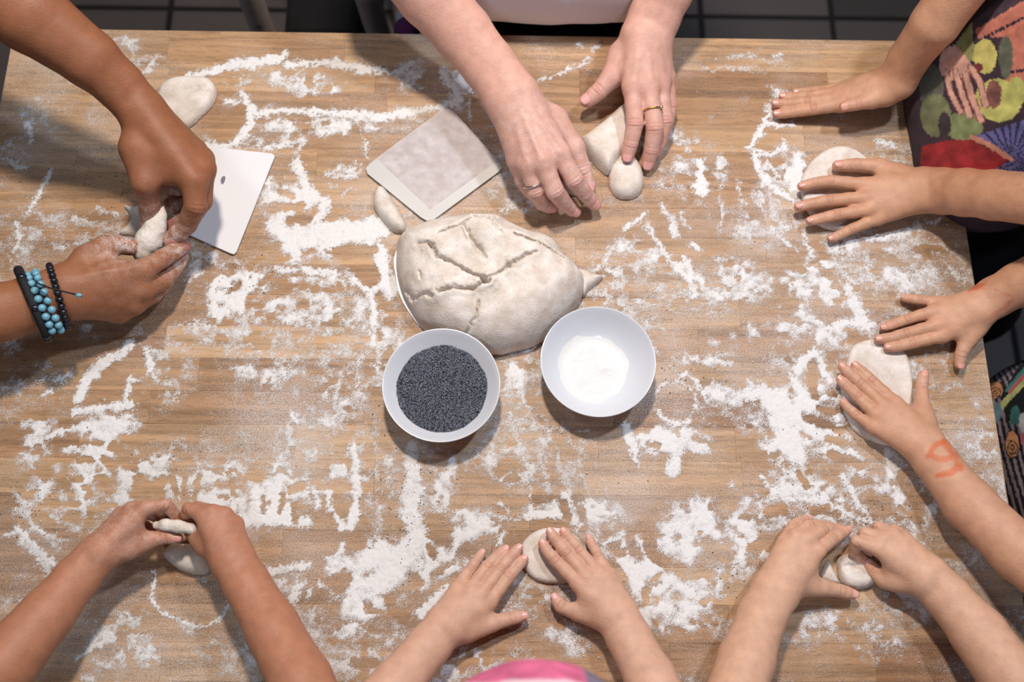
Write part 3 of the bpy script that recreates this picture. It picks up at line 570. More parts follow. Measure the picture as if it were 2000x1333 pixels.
    def dorsal(n, P, i):
        t = _n(P[i + 1] - P[i])
        d = np.array(spec.get('nd', {}).get(n, up), float)
        d = d - t * (d @ t)
        return t, _n(d)
    for n, P, R in chains:
        tip = P[-1] + _n(P[-1] - P[-2]) * R[-1] * 0.3
        flush += 0.9 * np.exp(-((V - tip) ** 2).sum(1) / (2 * (R[-1] * 1.2) ** 2))
        for j in ((1, 2) if n != 'thumb' else (2,)):
            J = P[j]; t, d = dorsal(n, P, j if j < len(P) - 1 else j - 1)
            t = _n(P[j + 1] - P[j - 1])
            rel = V - J; s = rel @ t; rad = np.sqrt(np.maximum(0, (rel ** 2).sum(1) - s * s))
            near = (rad < R[j] * 1.06) * np.clip(((rel @ d) / R[j] - 0.35) / 0.4, 0, 1)
            amp = 1.0 if j == 1 or n == 'thumb' else 0.55
            lt = rel @ np.cross(t, d) / R[j]
            g = sum(a_ * np.exp(-((s - o * R[j] * (1 - .45 * lt ** 2)) / 0.00085) ** 2) for o, a_ in ((-0.42, .8), (0.0, .55), (0.42, .8)))
            crease += amp * near * g
            flush += 0.5 * amp * near * np.exp(-(s / (R[j] * 0.7)) ** 2)
        if n != 'thumb':
            flush += 0.22 * np.exp(-((V - P[0]) ** 2).sum(1) / (2 * (R[0] * 1.1) ** 2)) * (N[:, 2] > 0.2)
        t, d = dorsal(n, P, len(P) - 2)
        nails.append((n, P[-1], t, d, R[-1]))
    flush = np.clip(flush, 0, 1); crease = np.clip(crease, 0, 1)
    red = np.array(lin(*spec.get('flush', (214, 140, 125))))
    fa = spec.get('fa', 0.42)
    C = C * (1 - fa * flush[:, None]) + red * fa * flush[:, None]
    C *= 1 - 0.2 * crease[:, None]
    # painted marks on the skin
    if 'paint' in spec:
        X, Y = proj(V)
        wob = (fbm(X / 9 + 40, Y / 9 + 40, 5, 3) - .5) * 9
        for col, wd, pts, al in spec['paint']:
            p = np.array(pts, float); d = np.full(len(V), 1e9)
            for a, b in zip(p[:-1], p[1:]):
                e = b - a; t = np.clip(((X - a[0]) * e[0] + (Y - a[1]) * e[1]) / (e @ e), 0, 1)
                d = np.minimum(d, np.hypot(X - a[0] - t * e[0], Y - a[1] - t * e[1]))
            k = (al * np.clip((wd + wob - d) / 5.0, 0, 1) * (N[:, 2] > 0.05))[:, None]
            C = C * (1 - k) + np.array(lin(*col)) * k
    dust = np.zeros(len(V))
    if 'dust' in spec:
        hand = 1 / (1 + np.exp(-((V - W) @ ax) / 0.012))
        tips = np.zeros(len(V))
        for n, P, R in chains: tips = np.maximum(tips, np.exp(-((V - P[-1]) ** 2).sum(1) / (2 * (R[-1] * 2.4) ** 2)))
        dust = np.clip(spec['dust'][0] * hand + spec['dust'][1] * tips, 0, 1)
    return dict(V=V, Q=Q, C=C, dust=dust, crease=crease, nails=nails, end=arm[-1], lat=lat[-1], arm=arm, lats=lat)

def nail_mesh():
    """a fingernail: curved shell, unit half-width, lying along +x, back along +z"""
    V = []; Q = []; nu, nv = 7, 7
    for i in range(nu):
        for j in range(nv):
            u = i / (nu - 1) * 2 - 1; v = j / (nv - 1) * 2 - 1
            x = u * math.sqrt(1 - 0.42 * v * v); y = v * math.sqrt(1 - 0.36 * u * u)
            V.append((x * 1.12, y, 0.34 * (1 - y * y) - 0.10 * max(0, -x) ** 2 - 0.02))
    for i in range(nu - 1):
        for j in range(nv - 1): Q.append((i * nv + j, (i + 1) * nv + j, (i + 1) * nv + j + 1, i * nv + j + 1))
    # rim turned down so that the shell has thickness
    n0 = len(V); ring = [j for j in range(nv)] + [i * nv + nv - 1 for i in range(1, nu)] + [(nu - 1) * nv + j for j in range(nv - 2, -1, -1)] + [i * nv for i in range(nu - 2, 0, -1)]
    for r in ring: x, y, z = V[r]; V.append((x * 1.0, y * 1.0, z - 0.28))
    for k in range(len(ring)):
        a, b = ring[k], ring[(k + 1) % len(ring)]; Q.append((a, b, n0 + (k + 1) % len(ring), n0 + k))
    return np.array(V), np.array(Q)
NV, NQ = nail_mesh()

def coarse(segs, h, k, cut=None, wrinkle=0.0, seed=1, clear=True):
    """smooth union of many tapered capsules on a coarse grid"""
    A = np.array([s[0] for s in segs] + [s[1] for s in segs]); rm = max(max(s[2], s[3]) for s in segs)
    G = Grid(A.min(0) - rm - 3 * h, A.max(0) + rm + 3 * h, h)
    for a, b, ra, rb in segs: G.seg(a, b, ra, rb, k)
    D = G.D
    X, Y, Z = G.ax[0][:, None, None], G.ax[1][None, :, None], G.ax[2][None, None, :]
    if wrinkle:
        D = D + wrinkle * (np.sin(X * 61 + 2.1 * np.sin(Z * 23 + seed)) * np.sin(Y * 55 + Z * 31 + 1.7 * np.sin(X * 33 + seed)))
    if cut is not None: D = np.maximum(D, cut(X, Y, Z))
    if clear:                                     # nothing may enter the table top
        bx_ = np.maximum(np.maximum(np.maximum(TX0 - .002 - X, X - TX1 - .002), np.maximum(TY0 - .002 - Y, Y - TY1 - .002)), np.maximum(TZ - .042 - Z, Z - TZ - .0012))
        D = np.maximum(D, -bx_)
    V, Q = surface_nets(D.astype(np.float32), G.lo, h)
    return relax(V, Q, 2, 0.5), Q
MAN = (150, 98, 68); WOMAN = (208, 160, 144); GIRL_R = (194, 147, 118); GIRL_P = (196, 149, 121); KID_R = (208, 164, 138); KID_C = (208, 165, 142); KID_L = (176, 121, 94)
ARMS = {
 # man on the left: left hand pinching from above
 'man_l': dict(kind='adult', skin=(148, 96, 68), flush=(176, 108, 84), fa=.3, dust=(.0, .75), rs=1.2,
    arm=[(276,216,13.5,92,.74),(232,166,15.5,94,.78),(176,116,18,112,.84),(60,30,22,146,.88),(-70,-62,25,160,.9)],
    thumb=[(268,290,12.3),(284,356,11.0),(291,398,8.4),(296,438,5.8)], extra=[((296,338,10.8),(356,346,10.8),20,20),((290,300,12),(350,300,11.6),24,24)],
    index=[(378,352,11.0),(382,402,9.6),(366,438,7.2),(335,468,5.6)], middle=[(394,330,10.2),(392,392,8.0),(372,424,5.8),(346,440,4.6)],
    ring=[(392,312,9.2),(390,378,6.2),(362,408,4.4),(340,402,3.8)], pinky=[(380,296,8.2),(380,352,4.8),(356,376,3.6),(336,372,3.4)],
    nd={'index': (.6,-.6,.5), 'thumb': (-.7,0,.5)}, dorsal=(.15,-.1,1)),
 'man_r': dict(tendon=.8, kind='adult', skin=MAN, flush=(186, 120, 96), fa=.3, dust=(.05, .85), rs=1.0,
    arm=[(128,570,8.2,108,.72),(70,592,8.8,106,.78),(0,610,9.5,112,.82),(-110,640,10.5,126,.85)],
    thumb=[(170,508,8.0),(206,484,8.0),(232,478,7.4),(254,484,6.6)],
    index=[(280,528,7.6),(316,506,6.6),(340,492,5.6),(355,482,4.8)], middle=[(278,566,6.2),(318,548,4.8),(340,524,3.8),(354,504,3.2)],
    ring=[(262,594,5.0),(298,576,3.2),(322,552,2.6),(336,530,2.2)], pinky=[(232,612,4.2),(266,600,2.4),(288,582,2.0),(302,566,1.8)],
    nd={'thumb': (0,.8,.5), 'index': (.5,-.5,.6)}),
 'woman_r': dict(tendon=1.05, mback=0.12, kind='adult', skin=WOMAN, flush=(214, 140, 130), fa=.5, dust=(.25, .4), rs=.98,
    arm=[(1000,190,8.4,108,.70),(955,128,9.2,104,.74),(905,66,10.5,114,.80),(840,-10,13,128,.86),(760,-110,17,140,.9)],
    thumb=[(1082,236,6.2),(1120,290,5.2),(1138,334,4.0),(1148,364,3.0)],
    index=[(1096,306,7.4),(1122,352,6.2),(1142,378,4.0),(1158,396,2.2)], middle=[(1062,322,7.6),(1084,374,6.0),(1102,396,3.6),(1118,410,1.8)],
    ring=[(1034,328,6.8),(1046,374,5.2),(1058,396,3.0),(1072,404,1.6)], pinky=[(1010,318,5.8),(1020,352,4.2),(1034,374,2.4),(1048,386,1.4)],
    dorsal=(-.1,-.35,1)),
 'woman_l': dict(tendon=1.2, mback=0.18, kind='adult', skin=WOMAN, flush=(222, 140, 126), fa=.5, dust=(.12, .15), rs=.93,
    arm=[(1262,72,7.0,102,.66),(1278,34,8.0,100,.72),(1300,-20,10,108,.8),(1340,-120,14,128,.86)],
    thumb=[(1214,108,5.2),(1196,150,4.6),(1170,178,3.8),(1148,196,3.0)],
    index=[(1236,180,5.8),(1240,242,4.8),(1232,280,3.4),(1226,304,2.3)], middle=[(1268,178,5.8),(1279,250,4.6),(1272,292,2.8),(1266,318,1.3)],
    ring=[(1290,174,5.0),(1298,236,3.8),(1290,272,2.2),(1280,296,1.2)], pinky=[(1302,160,4.0),(1308,205,2.8),(1304,236,1.8),(1298,258,1.1)], ),
 'girl_r': dict(mback=0.25, skin=GIRL_R, flush=(206, 130, 110), dust=(.0, .15), rs=.98,
    arm=[(1752,158,6.0,78,.80),(1775,114,9.0,76,.86),(1826,46,15.0,92,.9),(1900,-60,21,112,.92)],
    thumb=[(1730,186,5.0),(1704,196,5.2),(1674,203,5.1),(1650,208,4.7)], web=0,
    index=[(1632,206,2.9),(1588,213,2.2),(1548,219,1.5),(1518,223,1.0)], middle=[(1626,194,2.8),(1576,200,2.1),(1542,203,1.5),(1516,203,1.1)],
    ring=[(1628,183,2.6),(1582,189,2.0),(1552,190,1.4),(1530,189,1.0)], pinky=[(1642,172,2.3),(1604,178,1.8),(1578,180,1.4),(1556,181,1.0)],
    nd={'thumb': (-.15,-.55,.8)}, dorsal=(0,-.1,1)),
 'girl_l': dict(mback=0.32, skin=GIRL_R, flush=(222, 150, 130), dust=(.0, .25),
    arm=[(1806,371,3.4,90,.66),(1846,373,4.8,89,.74),(1885,376,7.4,91,.8),(1940,381,10.5,95,.84),(2050,392,16,106,.88)],
    thumb=[(1758,342,2.6),(1716,326,2.4),(1672,322,2.3),(1636,324,2.2)],
    index=[(1672,360,2.8),(1622,354,2.4),(1590,358,2.1),(1566,364,1.9)], middle=[(1674,388,2.8),(1620,392,2.4),(1586,398,2.1),(1560,404,1.9)],
    ring=[(1682,412,2.6),(1634,420,2.2),(1604,427,1.9),(1582,432,1.7)], pinky=[(1702,432,2.2),(1662,448,1.7),(1640,459,1.3),(1624,466,1.0)]),
 'pattern_r': dict(mback=0.32, skin=GIRL_P, flush=(214, 138, 116), dust=(.0, .2), rs=.93,
    arm=[(1912,602,3.0,78,.70),(1944,580,3.6,78,.78),(1990,556,5.0,84,.84),(2070,516,8,96,.88)],
    thumb=[(1906,640,2.2),(1888,668,2.0),(1876,694,1.7),(1874,712,1.3)],
    index=[(1826,660,2.0),(1780,671,1.8),(1754,677,1.7),(1734,679,1.5)], middle=[(1814,640,2.2),(1769,652,1.9),(1740,660,1.8),(1716,663,1.6)],
    ring=[(1812,612,2.2),(1771,624,1.8),(1746,634,1.4),(1726,640,1.1)], pinky=[(1826,590,1.9),(1796,586,1.8),(1778,584,1.4),(1766,582,1.0)],
    paint=[((196,92,58), 7, [(1893,566),(1908,560),(1922,556)], .75), ((190,100,66), 4, [(1905,562),(1950,567),(1980,582)], .5), ((188,104,70), 7, [(1978,585),(1958,604),(1934,622)], .45)]),
 'pattern_l': dict(mback=0.32, skin=GIRL_P, flush=(216, 140, 118), dust=(.0, .3), rs=.95,
    arm=[(1806,872,3.2,82,.68),(1826,900,3.6,82,.76),(1892,984,4.8,99,.84),(1990,1080,6.8,108,.88),(2080,1150,9,116,.9)],
    thumb=[(1808,826,2.4),(1800,790,2.1),(1800,757,1.8),(1803,734,1.6)],
    index=[(1738,778,2.6),(1702,744,2.3),(1683,726,2.0),(1670,715,1.9)], middle=[(1714,782,2.7),(1681,750,2.4),(1660,731,2.1),(1645,717,1.9)],
    ring=[(1702,802,2.6),(1675,776,2.2),(1655,756,1.8),(1641,742,1.5)], pinky=[(1698,830,2.3),(1672,811,1.8),(1657,798,1.4),(1648,788,1.1)],
    paint=[((200,104,64), 8, [(1842,862),(1822,874),(1816,890),(1834,898),(1856,896)], .75), ((200,104,64), 8, [(1842,864),(1862,886),(1872,908)], .75), ((200,104,64), 9, [(1830,930),(1852,926),(1874,914)], .8)]),
 'right_l': dict(mback=0.15, skin=KID_R, flush=(224, 150, 130), dust=(.0, .05),
    arm=[(1512,1160,3.8,92,.70),(1488,1204,4.2,92,.78),(1458,1290,5.2,108,.84),(1424,1400,7,122,.88)],
    thumb=[(1562,1144,3.0),(1606,1148,2.4),(1642,1155,1.9),(1664,1161,1.5)],
    index=[(1600,1074,3.8),(1626,1054,3.0),(1642,1044,2.2),(1653,1037,1.6)], middle=[(1582,1052,3.9),(1606,1036,3.0),(1626,1034,2.0),(1640,1034,1.3)],
    ring=[(1556,1046,3.8),(1580,1028,2.9),(1604,1026,2.0),(1624,1029,1.3)], pinky=[(1534,1056,3.3),(1548,1027,2.6),(1564,1018,1.8),(1578,1014,1.2)]),
 'right_r': dict(skin=KID_R, flush=(218, 156, 134), dust=(.0, .0),
    arm=[(1812,1128,4.2,88,.72),(1850,1166,4.4,88,.8),(1910,1236,5.2,106,.86),(1985,1340,7,124,.9)],
    thumb=[(1758,1136,3.0),(1726,1132,2.2),(1710,1118,1.8),(1698,1104,1.5)],
    index=[(1716,1072,4.2),(1674,1058,3.8),(1668,1078,2.2),(1684,1092,1.4)], middle=[(1726,1054,4.2),(1690,1042,3.6),(1680,1060,2.0),(1694,1078,1.2)],
    ring=[(1744,1046,4.0),(1716,1030,3.2),(1704,1046,1.8),(1714,1064,1.1)], pinky=[(1766,1052,3.5),(1746,1034,2.6),(1734,1046,1.6),(1740,1060,1.0)], ),
 'centre_l': dict(mback=0.36, skin=KID_C, flush=(226, 150, 130), dust=(.0, .2),
    arm=[(868,1226,3.0,84,.68),(838,1262,3.4,84,.76),(778,1334,4.8,96,.84),(700,1420,7,108,.88)],
    thumb=[(912,1234,2.2),(962,1218,2.0),(1000,1208,1.7),(1020,1204,1.4)],
    index=[(966,1164,2.2),(994,1128,1.9),(1012,1106,1.6),(1023,1093,1.4)], middle=[(950,1148,2.4),(977,1112,2.0),(998,1088,1.7),(1012,1072,1.4)],
    ring=[(926,1142,2.3),(952,1106,1.8),(973,1086,1.4),(986,1074,1.1)], pinky=[(898,1140,2.0),(918,1112,1.6),(932,1094,1.3),(941,1081,1.0)]),
 'centre_r': dict(mback=0.36, skin=KID_C, flush=(226, 150, 130), dust=(.0, .2),
    arm=[(1206,1206,3.0,86,.68),(1228,1246,3.4,86,.76),(1272,1330,5.0,100,.84),(1320,1430,7,112,.88)],
    thumb=[(1166,1204,2.3),(1126,1196,2.0),(1096,1186,1.7),(1085,1170,1.4)],
    index=[(1118,1130,2.6),(1084,1096,2.3),(1068,1076,2.1),(1060,1062,2.0)], middle=[(1136,1116,2.7),(1107,1081,2.4),(1086,1056,2.2),(1075,1040,2.0)],
    ring=[(1160,1110,2.6),(1131,1076,2.3),(1112,1052,2.1),(1101,1039,2.0)], pinky=[(1184,1114,2.2),(1168,1086,1.8),(1157,1066,1.4),(1151,1053,1.1)]),
 'left_l': dict(skin=KID_L, flush=(196, 130, 104), dust=(.24, .1), rs=1.0,
    arm=[(192,1082,6.4,80,.74),(150,1130,6.8,86,.8),(92,1202,7.8,104,.86),(0,1306,9.5,132,.9),(-80,1390,11,140,.9)],
    thumb=[(252,1072,5.6),(290,1056,5.2),(320,1050,5.0),(346,1052,4.7)],
    index=[(282,994,6.8),(324,986,6.4),(340,1004,5.2),(344,1020,4.4)], middle=[(258,996,6.2),(306,990,5.4),(328,1006,4.0),(332,1022,3.4)],
    ring=[(236,1006,5.4),(280,1000,4.2),(306,1010,3.0),(316,1024,2.6)], pinky=[(222,1026,4.6),(258,1020,3.2),(284,1026,2.4),(298,1036,2.0)], ),
 'left_r': dict(skin=KID_L, flush=(200, 136, 112), dust=(.06, .05), rs=1.0,
    arm=[(456,1098,6.2,86,.74),(482,1142,6.4,88,.8),(532,1228,7.2,104,.86),(588,1333,9,120,.9),(630,1430,11,130,.9)],
    thumb=[(402,1066,5.2),(386,1050,4.8),(376,1042,4.4),(368,1036,4.2)],
    index=[(396,1008,6.6),(368,994,6.0),(362,1012,4.6),(366,1028,4.0)], middle=[(416,1002,6.6),(386,992,5.4),(374,1010,3.8),(376,1028,3.2)],
    ring=[(440,1006,6.2),(414,1000,4.6),(398,1014,3.2),(396,1030,2.6)], pinky=[(462,1024,5.4),(442,1016,3.8),(424,1026,2.6),(416,1040,2.2)], ),
}
def join_arrays(parts):
    V = []; Q = []; off = 0
    for v, q in parts: V.append(v); Q.append(q + off); off += len(v)
    return np.concatenate(V), np.concatenate(Q)

def cloth(name, rgb, var=0.1, scale=300.0, bump=0.4, rough=0.9):
    return simple(name, rgb, rough, bump, scale, var=var)
def painted_cloth(name):
    m, nt, b = mat(name)
    a = node(nt, 'ShaderNodeAttribute', attribute_name='print_colour')
    tc = node(nt, 'ShaderNodeTexCoord'); n1 = node(nt, 'ShaderNodeTexNoise', i_Scale=900.0, i_Detail=2.0); nt.links.new(tc.outputs['Object'], n1.inputs['Vector'])
    n2 = node(nt, 'ShaderNodeTexNoise', i_Scale=60.0, i_Detail=4.0); nt.links.new(tc.outputs['Object'], n2.inputs['Vector'])
    r = node(nt, 'ShaderNodeMapRange', i_1=0.3, i_2=0.7, i_3=0.72, i_4=1.22); nt.links.new(n2.outputs[0], r.inputs[0])
    s = node(nt, 'ShaderNodeVectorMath', operation='SCALE'); nt.links.new(a.outputs['Color'], s.inputs[0]); nt.links.new(r.outputs[0], s.inputs['Scale'])
    nt.links.new(s.outputs[0], b.inputs['Base Color']); b.inputs['Roughness'].default_value = 0.9
    bp = node(nt, 'ShaderNodeBump', i_Strength=0.35, i_Distance=0.001); nt.links.new(n1.outputs[0], bp.inputs['Height']); nt.links.new(bp.outputs[0], b.inputs['Normal'])
    return m
HAIRM = {}
def hair_mat(rgb):
    m, nt, b = mat('hair')
    tc = node(nt, 'ShaderNodeTexCoord'); mp = node(nt, 'ShaderNodeVectorMath', operation='MULTIPLY'); mp.inputs[1].default_value = (420, 420, 14)
    nt.links.new(tc.outputs['Object'], mp.inputs[0]); n1 = node(nt, 'ShaderNodeTexNoise', i_Scale=1.0, i_Detail=3.0); nt.links.new(mp.outputs[0], n1.inputs['Vector'])
    mx = node(nt, 'ShaderNodeMix', data_type='RGBA'); nt.links.new(n1.outputs[0], mx.inputs[0])
    mx.inputs[6].default_value = (*[c * .4 for c in rgb], 1); mx.inputs[7].default_value = (*[min(1, c * 1.7) for c in rgb], 1)
    nt.links.new(mx.outputs[2], b.inputs['Base Color']); b.inputs['Roughness'].default_value = 0.5
    bp = node(nt, 'ShaderNodeBump', i_Strength=0.8, i_Distance=0.003); nt.links.new(n1.outputs[0], bp.inputs['Height']); nt.links.new(bp.outputs[0], b.inputs['Normal'])
    return m
EYEW = simple('eye_white', (0.8, 0.79, 0.77), 0.25); IRIS = simple('iris', lin(52, 34, 24), 0.2); LIP = {}

def ball(name, c, r, m, parent, sc=(1, 1, 1)):
    bm = bmesh.new(); bmesh.ops.create_icosphere(bm, subdivisions=2, radius=1.0)
    for v in bm.verts: v.co = Vector([c[i] + v.co[i] * r * sc[i] for i in range(3)])
    return bm_obj(name, bm, m, parent, True)

def person(label, arms, stance, face, H, hair, shirt_m, trouser_m, sleeve=0.3, head=None, hem=None, chest=None, shirt_h=0.009, shirt_paint=None, girth=1.0, shirt_grow=0.012, cap=None, legs_shift=(0, 0), hip=None, longhair=True):
    """a standing figure: two traced arms joined to a body, with clothing and hair as children"""
    face = _n(np.array((*face, 0.0))); right = np.array((face[1], -face[0], 0.0)); up = np.array((0, 0, 1.0))
    st = np.array((*stance, 0.0)); k = H / 1.7
    root = empty('person', label, 'person', loc=(0, 0, 0))
    hip = st + up * 0.50 * H if hip is None else np.array(hip)
    chest = hip + up * 0.20 * H + face * 0.03 * k if chest is None else np.array(chest)
    neck = chest + up * 0.095 * H + face * 0.015
    headc = neck + up * 0.072 * H + face * 0.03 * k if head is None else np.array(head)
    hr = 0.062 * H ** 0.5 * 1.22
    sw = 0.100 * H * girth
    skin_rgb = ARMS[arms[0]]['skin']
    builds = [build_arm(ARMS[a]) for a in arms]
    segs = []; asegs = []
    rt = 0.075 * H * girth
    body = [(hip - right * sw * .55, hip + right * sw * .55, rt, rt), (hip - right * sw * .5, chest - right * sw * .62, rt * .95, rt * .9), (hip + right * sw * .5, chest + right * sw * .62, rt * .95, rt * .9), (hip, chest, rt, rt * .95), (chest - right * sw * .62, chest + right * sw * .62, rt * .9, rt * .9)]
    shs = []
    for b, s in zip(builds, (-1, 1)):
        sh = chest + right * s * sw * 1.15 + up * 0.055 * H
        body.append((chest + right * s * sw * .5 + up * .03 * H, sh, rt * .6, 0.036 * H))
        shs.append(sh)
    for b, sh in zip(builds, shs):
        E, wE, tE = b['end']; r = (wE + tE) / 4
        d = _n(E - b['arm'][-2][0])
        L = 0.155 * H; el = E + d * max(0.02, 0.24 * k * 1.0 - np.linalg.norm(E - b['arm'][0][0]))
        ru = r * 1.08
        asegs.append((b['arm'][-2][0] * .25 + E * .75, el, r * .97, r * 1.0)); asegs.append((el, sh, r * 1.0, max(ru, 0.032 * H)))
    nk = [(chest + up * .05 * H, neck, 0.036 * H ** .5, 0.038 * H ** .5), (neck, headc, 0.038 * H ** .5, 0.040 * H ** .5)]
    skull = [(headc + up * hr * .25 - face * hr * .18, headc + up * hr * .22 + face * hr * .12, hr * .98, hr * .92), (headc + face * hr * .14 - up * hr * .35, headc + face * hr * .30 - up * hr * .66, hr * .70, hr * .46),
             (headc + face * hr * .90 + up * hr * .02, headc + face * hr * 1.02 - up * hr * .22, hr * .08, hr * .13)]
    for s in (-1, 1): skull.append((headc + right * s * hr * .98 + up * hr * .15, headc + right * s * hr * 1.0 - up * hr * .2, hr * .16, hr * .12))
    ls = np.array((*legs_shift, 0.0))
    leg = []
    for s in (-1, 1):
        hp = hip + right * s * sw * .5; kn = st + right * s * sw * .55 + up * .27 * H + ls + face * .02; an = st + right * s * sw * .55 + up * .055 * H + ls
        leg += [(hp, kn, .062 * H * girth, .040 * H), (kn, an, .040 * H, .028 * H), (an, an + face * .085 * H - up * .025 * H, .027 * H, .024 * H)]
    bV, bQ = coarse(body + asegs + nk + skull + leg, 0.010, 0.02)
    parts = [(b['V'], b['Q']) for b in builds] + [(bV, bQ)]
    V, Q = join_arrays(parts)
    me = mesh_np('body', V, Q)
    base = np.array(lin(*skin_rgb))
    Cb = np.tile(base, (len(bV), 1))
    # lips, a little redder than the face
    mouth = headc + face * hr * .92 - up * hr * .58
    dm = ((bV - mouth) / np.array((.030, .030, .010))); kk = np.exp(-(dm ** 2).sum(1))[:, None] * .6
    Cb = Cb * (1 - kk) + np.array(lin(186, 92, 84)) * kk
    set_color(me, 'skin_colour', np.concatenate([b['C'] for b in builds] + [Cb]))
    set_float(me, 'skin_dust', np.concatenate([b['dust'] for b in builds] + [np.zeros(len(bV))]))
    set_float(me, 'skin_crease', np.concatenate([b['crease'] for b in builds] + [np.zeros(len(bV))]))
    bo = link('body', me, SKIN, root)
    nm = nail_material(base)
    for b in builds:
        for n, P, t, d, R in b['nails']:
            y = np.cross(d, t); s = R * 0.70
            o = P + t * R * 0.02 + d * R * 0.815
            vv = o + (NV[:, :1] * t + NV[:, 1:2] * y + NV[:, 2:] * d) * s
            link('fingernail', mesh_np('fingernail', vv, NQ), nm, bo)
    for s in (-1, 1):
        e = headc + face * hr * .885 + right * s * hr * .34 + up * hr * .04
        eb = ball('eye', e, hr * .125, EYEW, bo); ball('iris', e + face * hr * .075, hr * .068, IRIS, bo)
    # clothing
    if hem is None: hemf = lambda X, Y, Z: (hip[2] - 0.02 * H) - Z
    else: hemf = hem
    g = shirt_grow
    ssegs = [(a, b, ra + g, rb + g) for a, b, ra, rb in body]
    for (a, b, ra, rb) in asegs[1::2]:
        q = b + (a - b) * sleeve; ssegs.append((q, b, ra + g * 1.2, rb + g))
    sV, sQ = coarse(ssegs, shirt_h, 0.025, hemf, 0.0012, len(label))
    sme = mesh_np('shirt', sV, sQ)
    if shirt_paint is not None: set_color(sme, 'print_colour', shirt_paint(sV, vnormals(sV, sQ)))
    so = link('shirt', sme, shirt_m, root)
    tsegs = [(a, b, ra + .009, rb + (.012 if i % 3 == 1 else .009)) for i, (a, b, ra, rb) in enumerate(leg) if i % 3 < 2] + [(body[0][0], body[0][1], rt + .006, rt + .006)]
    tV, tQ = coarse(tsegs, 0.012, 0.02, lambda X, Y, Z: Z - (hip[2] + 0.035 * H), 0.002, 4)
    link('trousers', mesh_np('trousers', tV, tQ), trouser_m, root)
    shoe = [(a, b, ra + .012, rb + .012) for a, b, ra, rb in leg[2::3]]
    shv, shq = coarse(shoe, 0.011, 0.01, lambda X, Y, Z: 0.009 - Z)
    link('shoes', mesh_np('shoes', shv, shq), simple('shoe', lin(50, 46, 48), .7), root)
    hs = [(headc + up * hr * .30 - face * hr * .22, headc + up * hr * .34 + face * hr * .02, hr * 1.08, hr * 1.0)]
    if longhair: hs += [(headc - face * hr * .55 + up * hr * .1, neck - face * .04 - up * .05, hr * .72, hr * .5)]
    hv, hq = coarse(hs, 0.008, 0.02, lambda X, Y, Z: np.minimum((X - headc[0]) * face[0] + (Y - headc[1]) * face[1] - 0.30 * hr - 1.1 * (Z - headc[2] - .25 * hr), 0.5) + 0 * Z, 0.0012, 3)
    link('hair', mesh_np('hair', hv, hq), hair_mat(hair), root)
    if cap is not None: cap(root, headc, hr, face, right)
    return root, builds

JEAN = cloth('dark_denim', lin(24, 27, 40)); BLACKC = cloth('black_cotton', lin(18, 18, 22)); NAVY = cloth('navy_cotton', lin(10, 13, 28))
WHITEC = cloth('pale_lilac_jersey', lin(232, 224, 232), .05)
GREYC = cloth('grey_jersey', lin(90, 92, 98)); BLUEC = cloth('blue_jersey', lin(70, 92, 128)); GREENC = cloth('green_jersey', lin(88, 112, 92)); ROSEC = cloth('rose_jersey', lin(196, 120, 136))
PRINT = painted_cloth('printed_cotton')
import time as _t
_t0 = _t.time()

# ------------------------------------------------------------------ dough
def dough_material():
    m, nt, b = mat('wholemeal_dough')
    tc = node(nt, 'ShaderNodeTexCoord')
    n1 = node(nt, 'ShaderNodeTexNoise', i_Scale=55.0, i_Detail=5.0); nt.links.new(tc.outputs['Object'], n1.inputs['Vector'])
    n2 = node(nt, 'ShaderNodeTexNoise', i_Scale=650.0, i_Detail=2.0); nt.links.new(tc.outputs['Object'], n2.inputs['Vector'])
    mx = node(nt, 'ShaderNodeMix', data_type='RGBA'); r1 = node(nt, 'ShaderNodeMapRange', i_1=0.35, i_2=0.65); nt.links.new(n1.outputs[0], r1.inputs[0]); nt.links.new(r1.outputs[0], mx.inputs[0])
    mx.inputs[6].default_value = (*lin(208, 196, 184), 1); mx.inputs[7].default_value = (*lin(230, 222, 216), 1)
    fl = node(nt, 'ShaderNodeMix', data_type='RGBA'); r2 = node(nt, 'ShaderNodeMapRange', i_1=0.62, i_2=0.72, i_3=0.0, i_4=0.55); nt.links.new(n2.outputs[0], r2.inputs[0])
    nt.links.new(r2.outputs[0], fl.inputs[0]); nt.links.new(mx.outputs[2], fl.inputs[6]); fl.inputs[7].default_value = (*lin(150, 118, 88), 1)
    nt.links.new(fl.outputs[2], b.inputs['Base Color']); b.inputs['Roughness'].default_value = 0.85; b.inputs['Specular IOR Level'].default_value = 0.2
    bp = node(nt, 'ShaderNodeBump', i_Strength=0.4, i_Distance=0.0015); nt.links.new(n2.outputs[0], bp.inputs['Height'])
    bp2 = node(nt, 'ShaderNodeBump', i_Strength=0.35, i_Distance=0.004); nt.links.new(n1.outputs[0], bp2.inputs['Height']); nt.links.new(bp.outputs[0], bp2.inputs['Normal'])
    nt.links.new(bp2.outputs[0], b.inputs['Normal'])
    return m
DOUGH = dough_material()
def smooth_loop(P, n=8):
    P = np.asarray(P, float); N = len(P); out = []
    for i in range(N):
        p0, p1, p2, p3 = P[i - 1], P[i], P[(i + 1) % N], P[(i + 2) % N]
        for k in range(n):
            t = k / n
            out.append(0.5 * (2 * p1 + (p2 - p0) * t + (2 * p0 - 5 * p1 + 4 * p2 - p3) * t * t + (3 * p1 - p0 - 3 * p2 + p3) * t ** 3))
    return np.array(out)
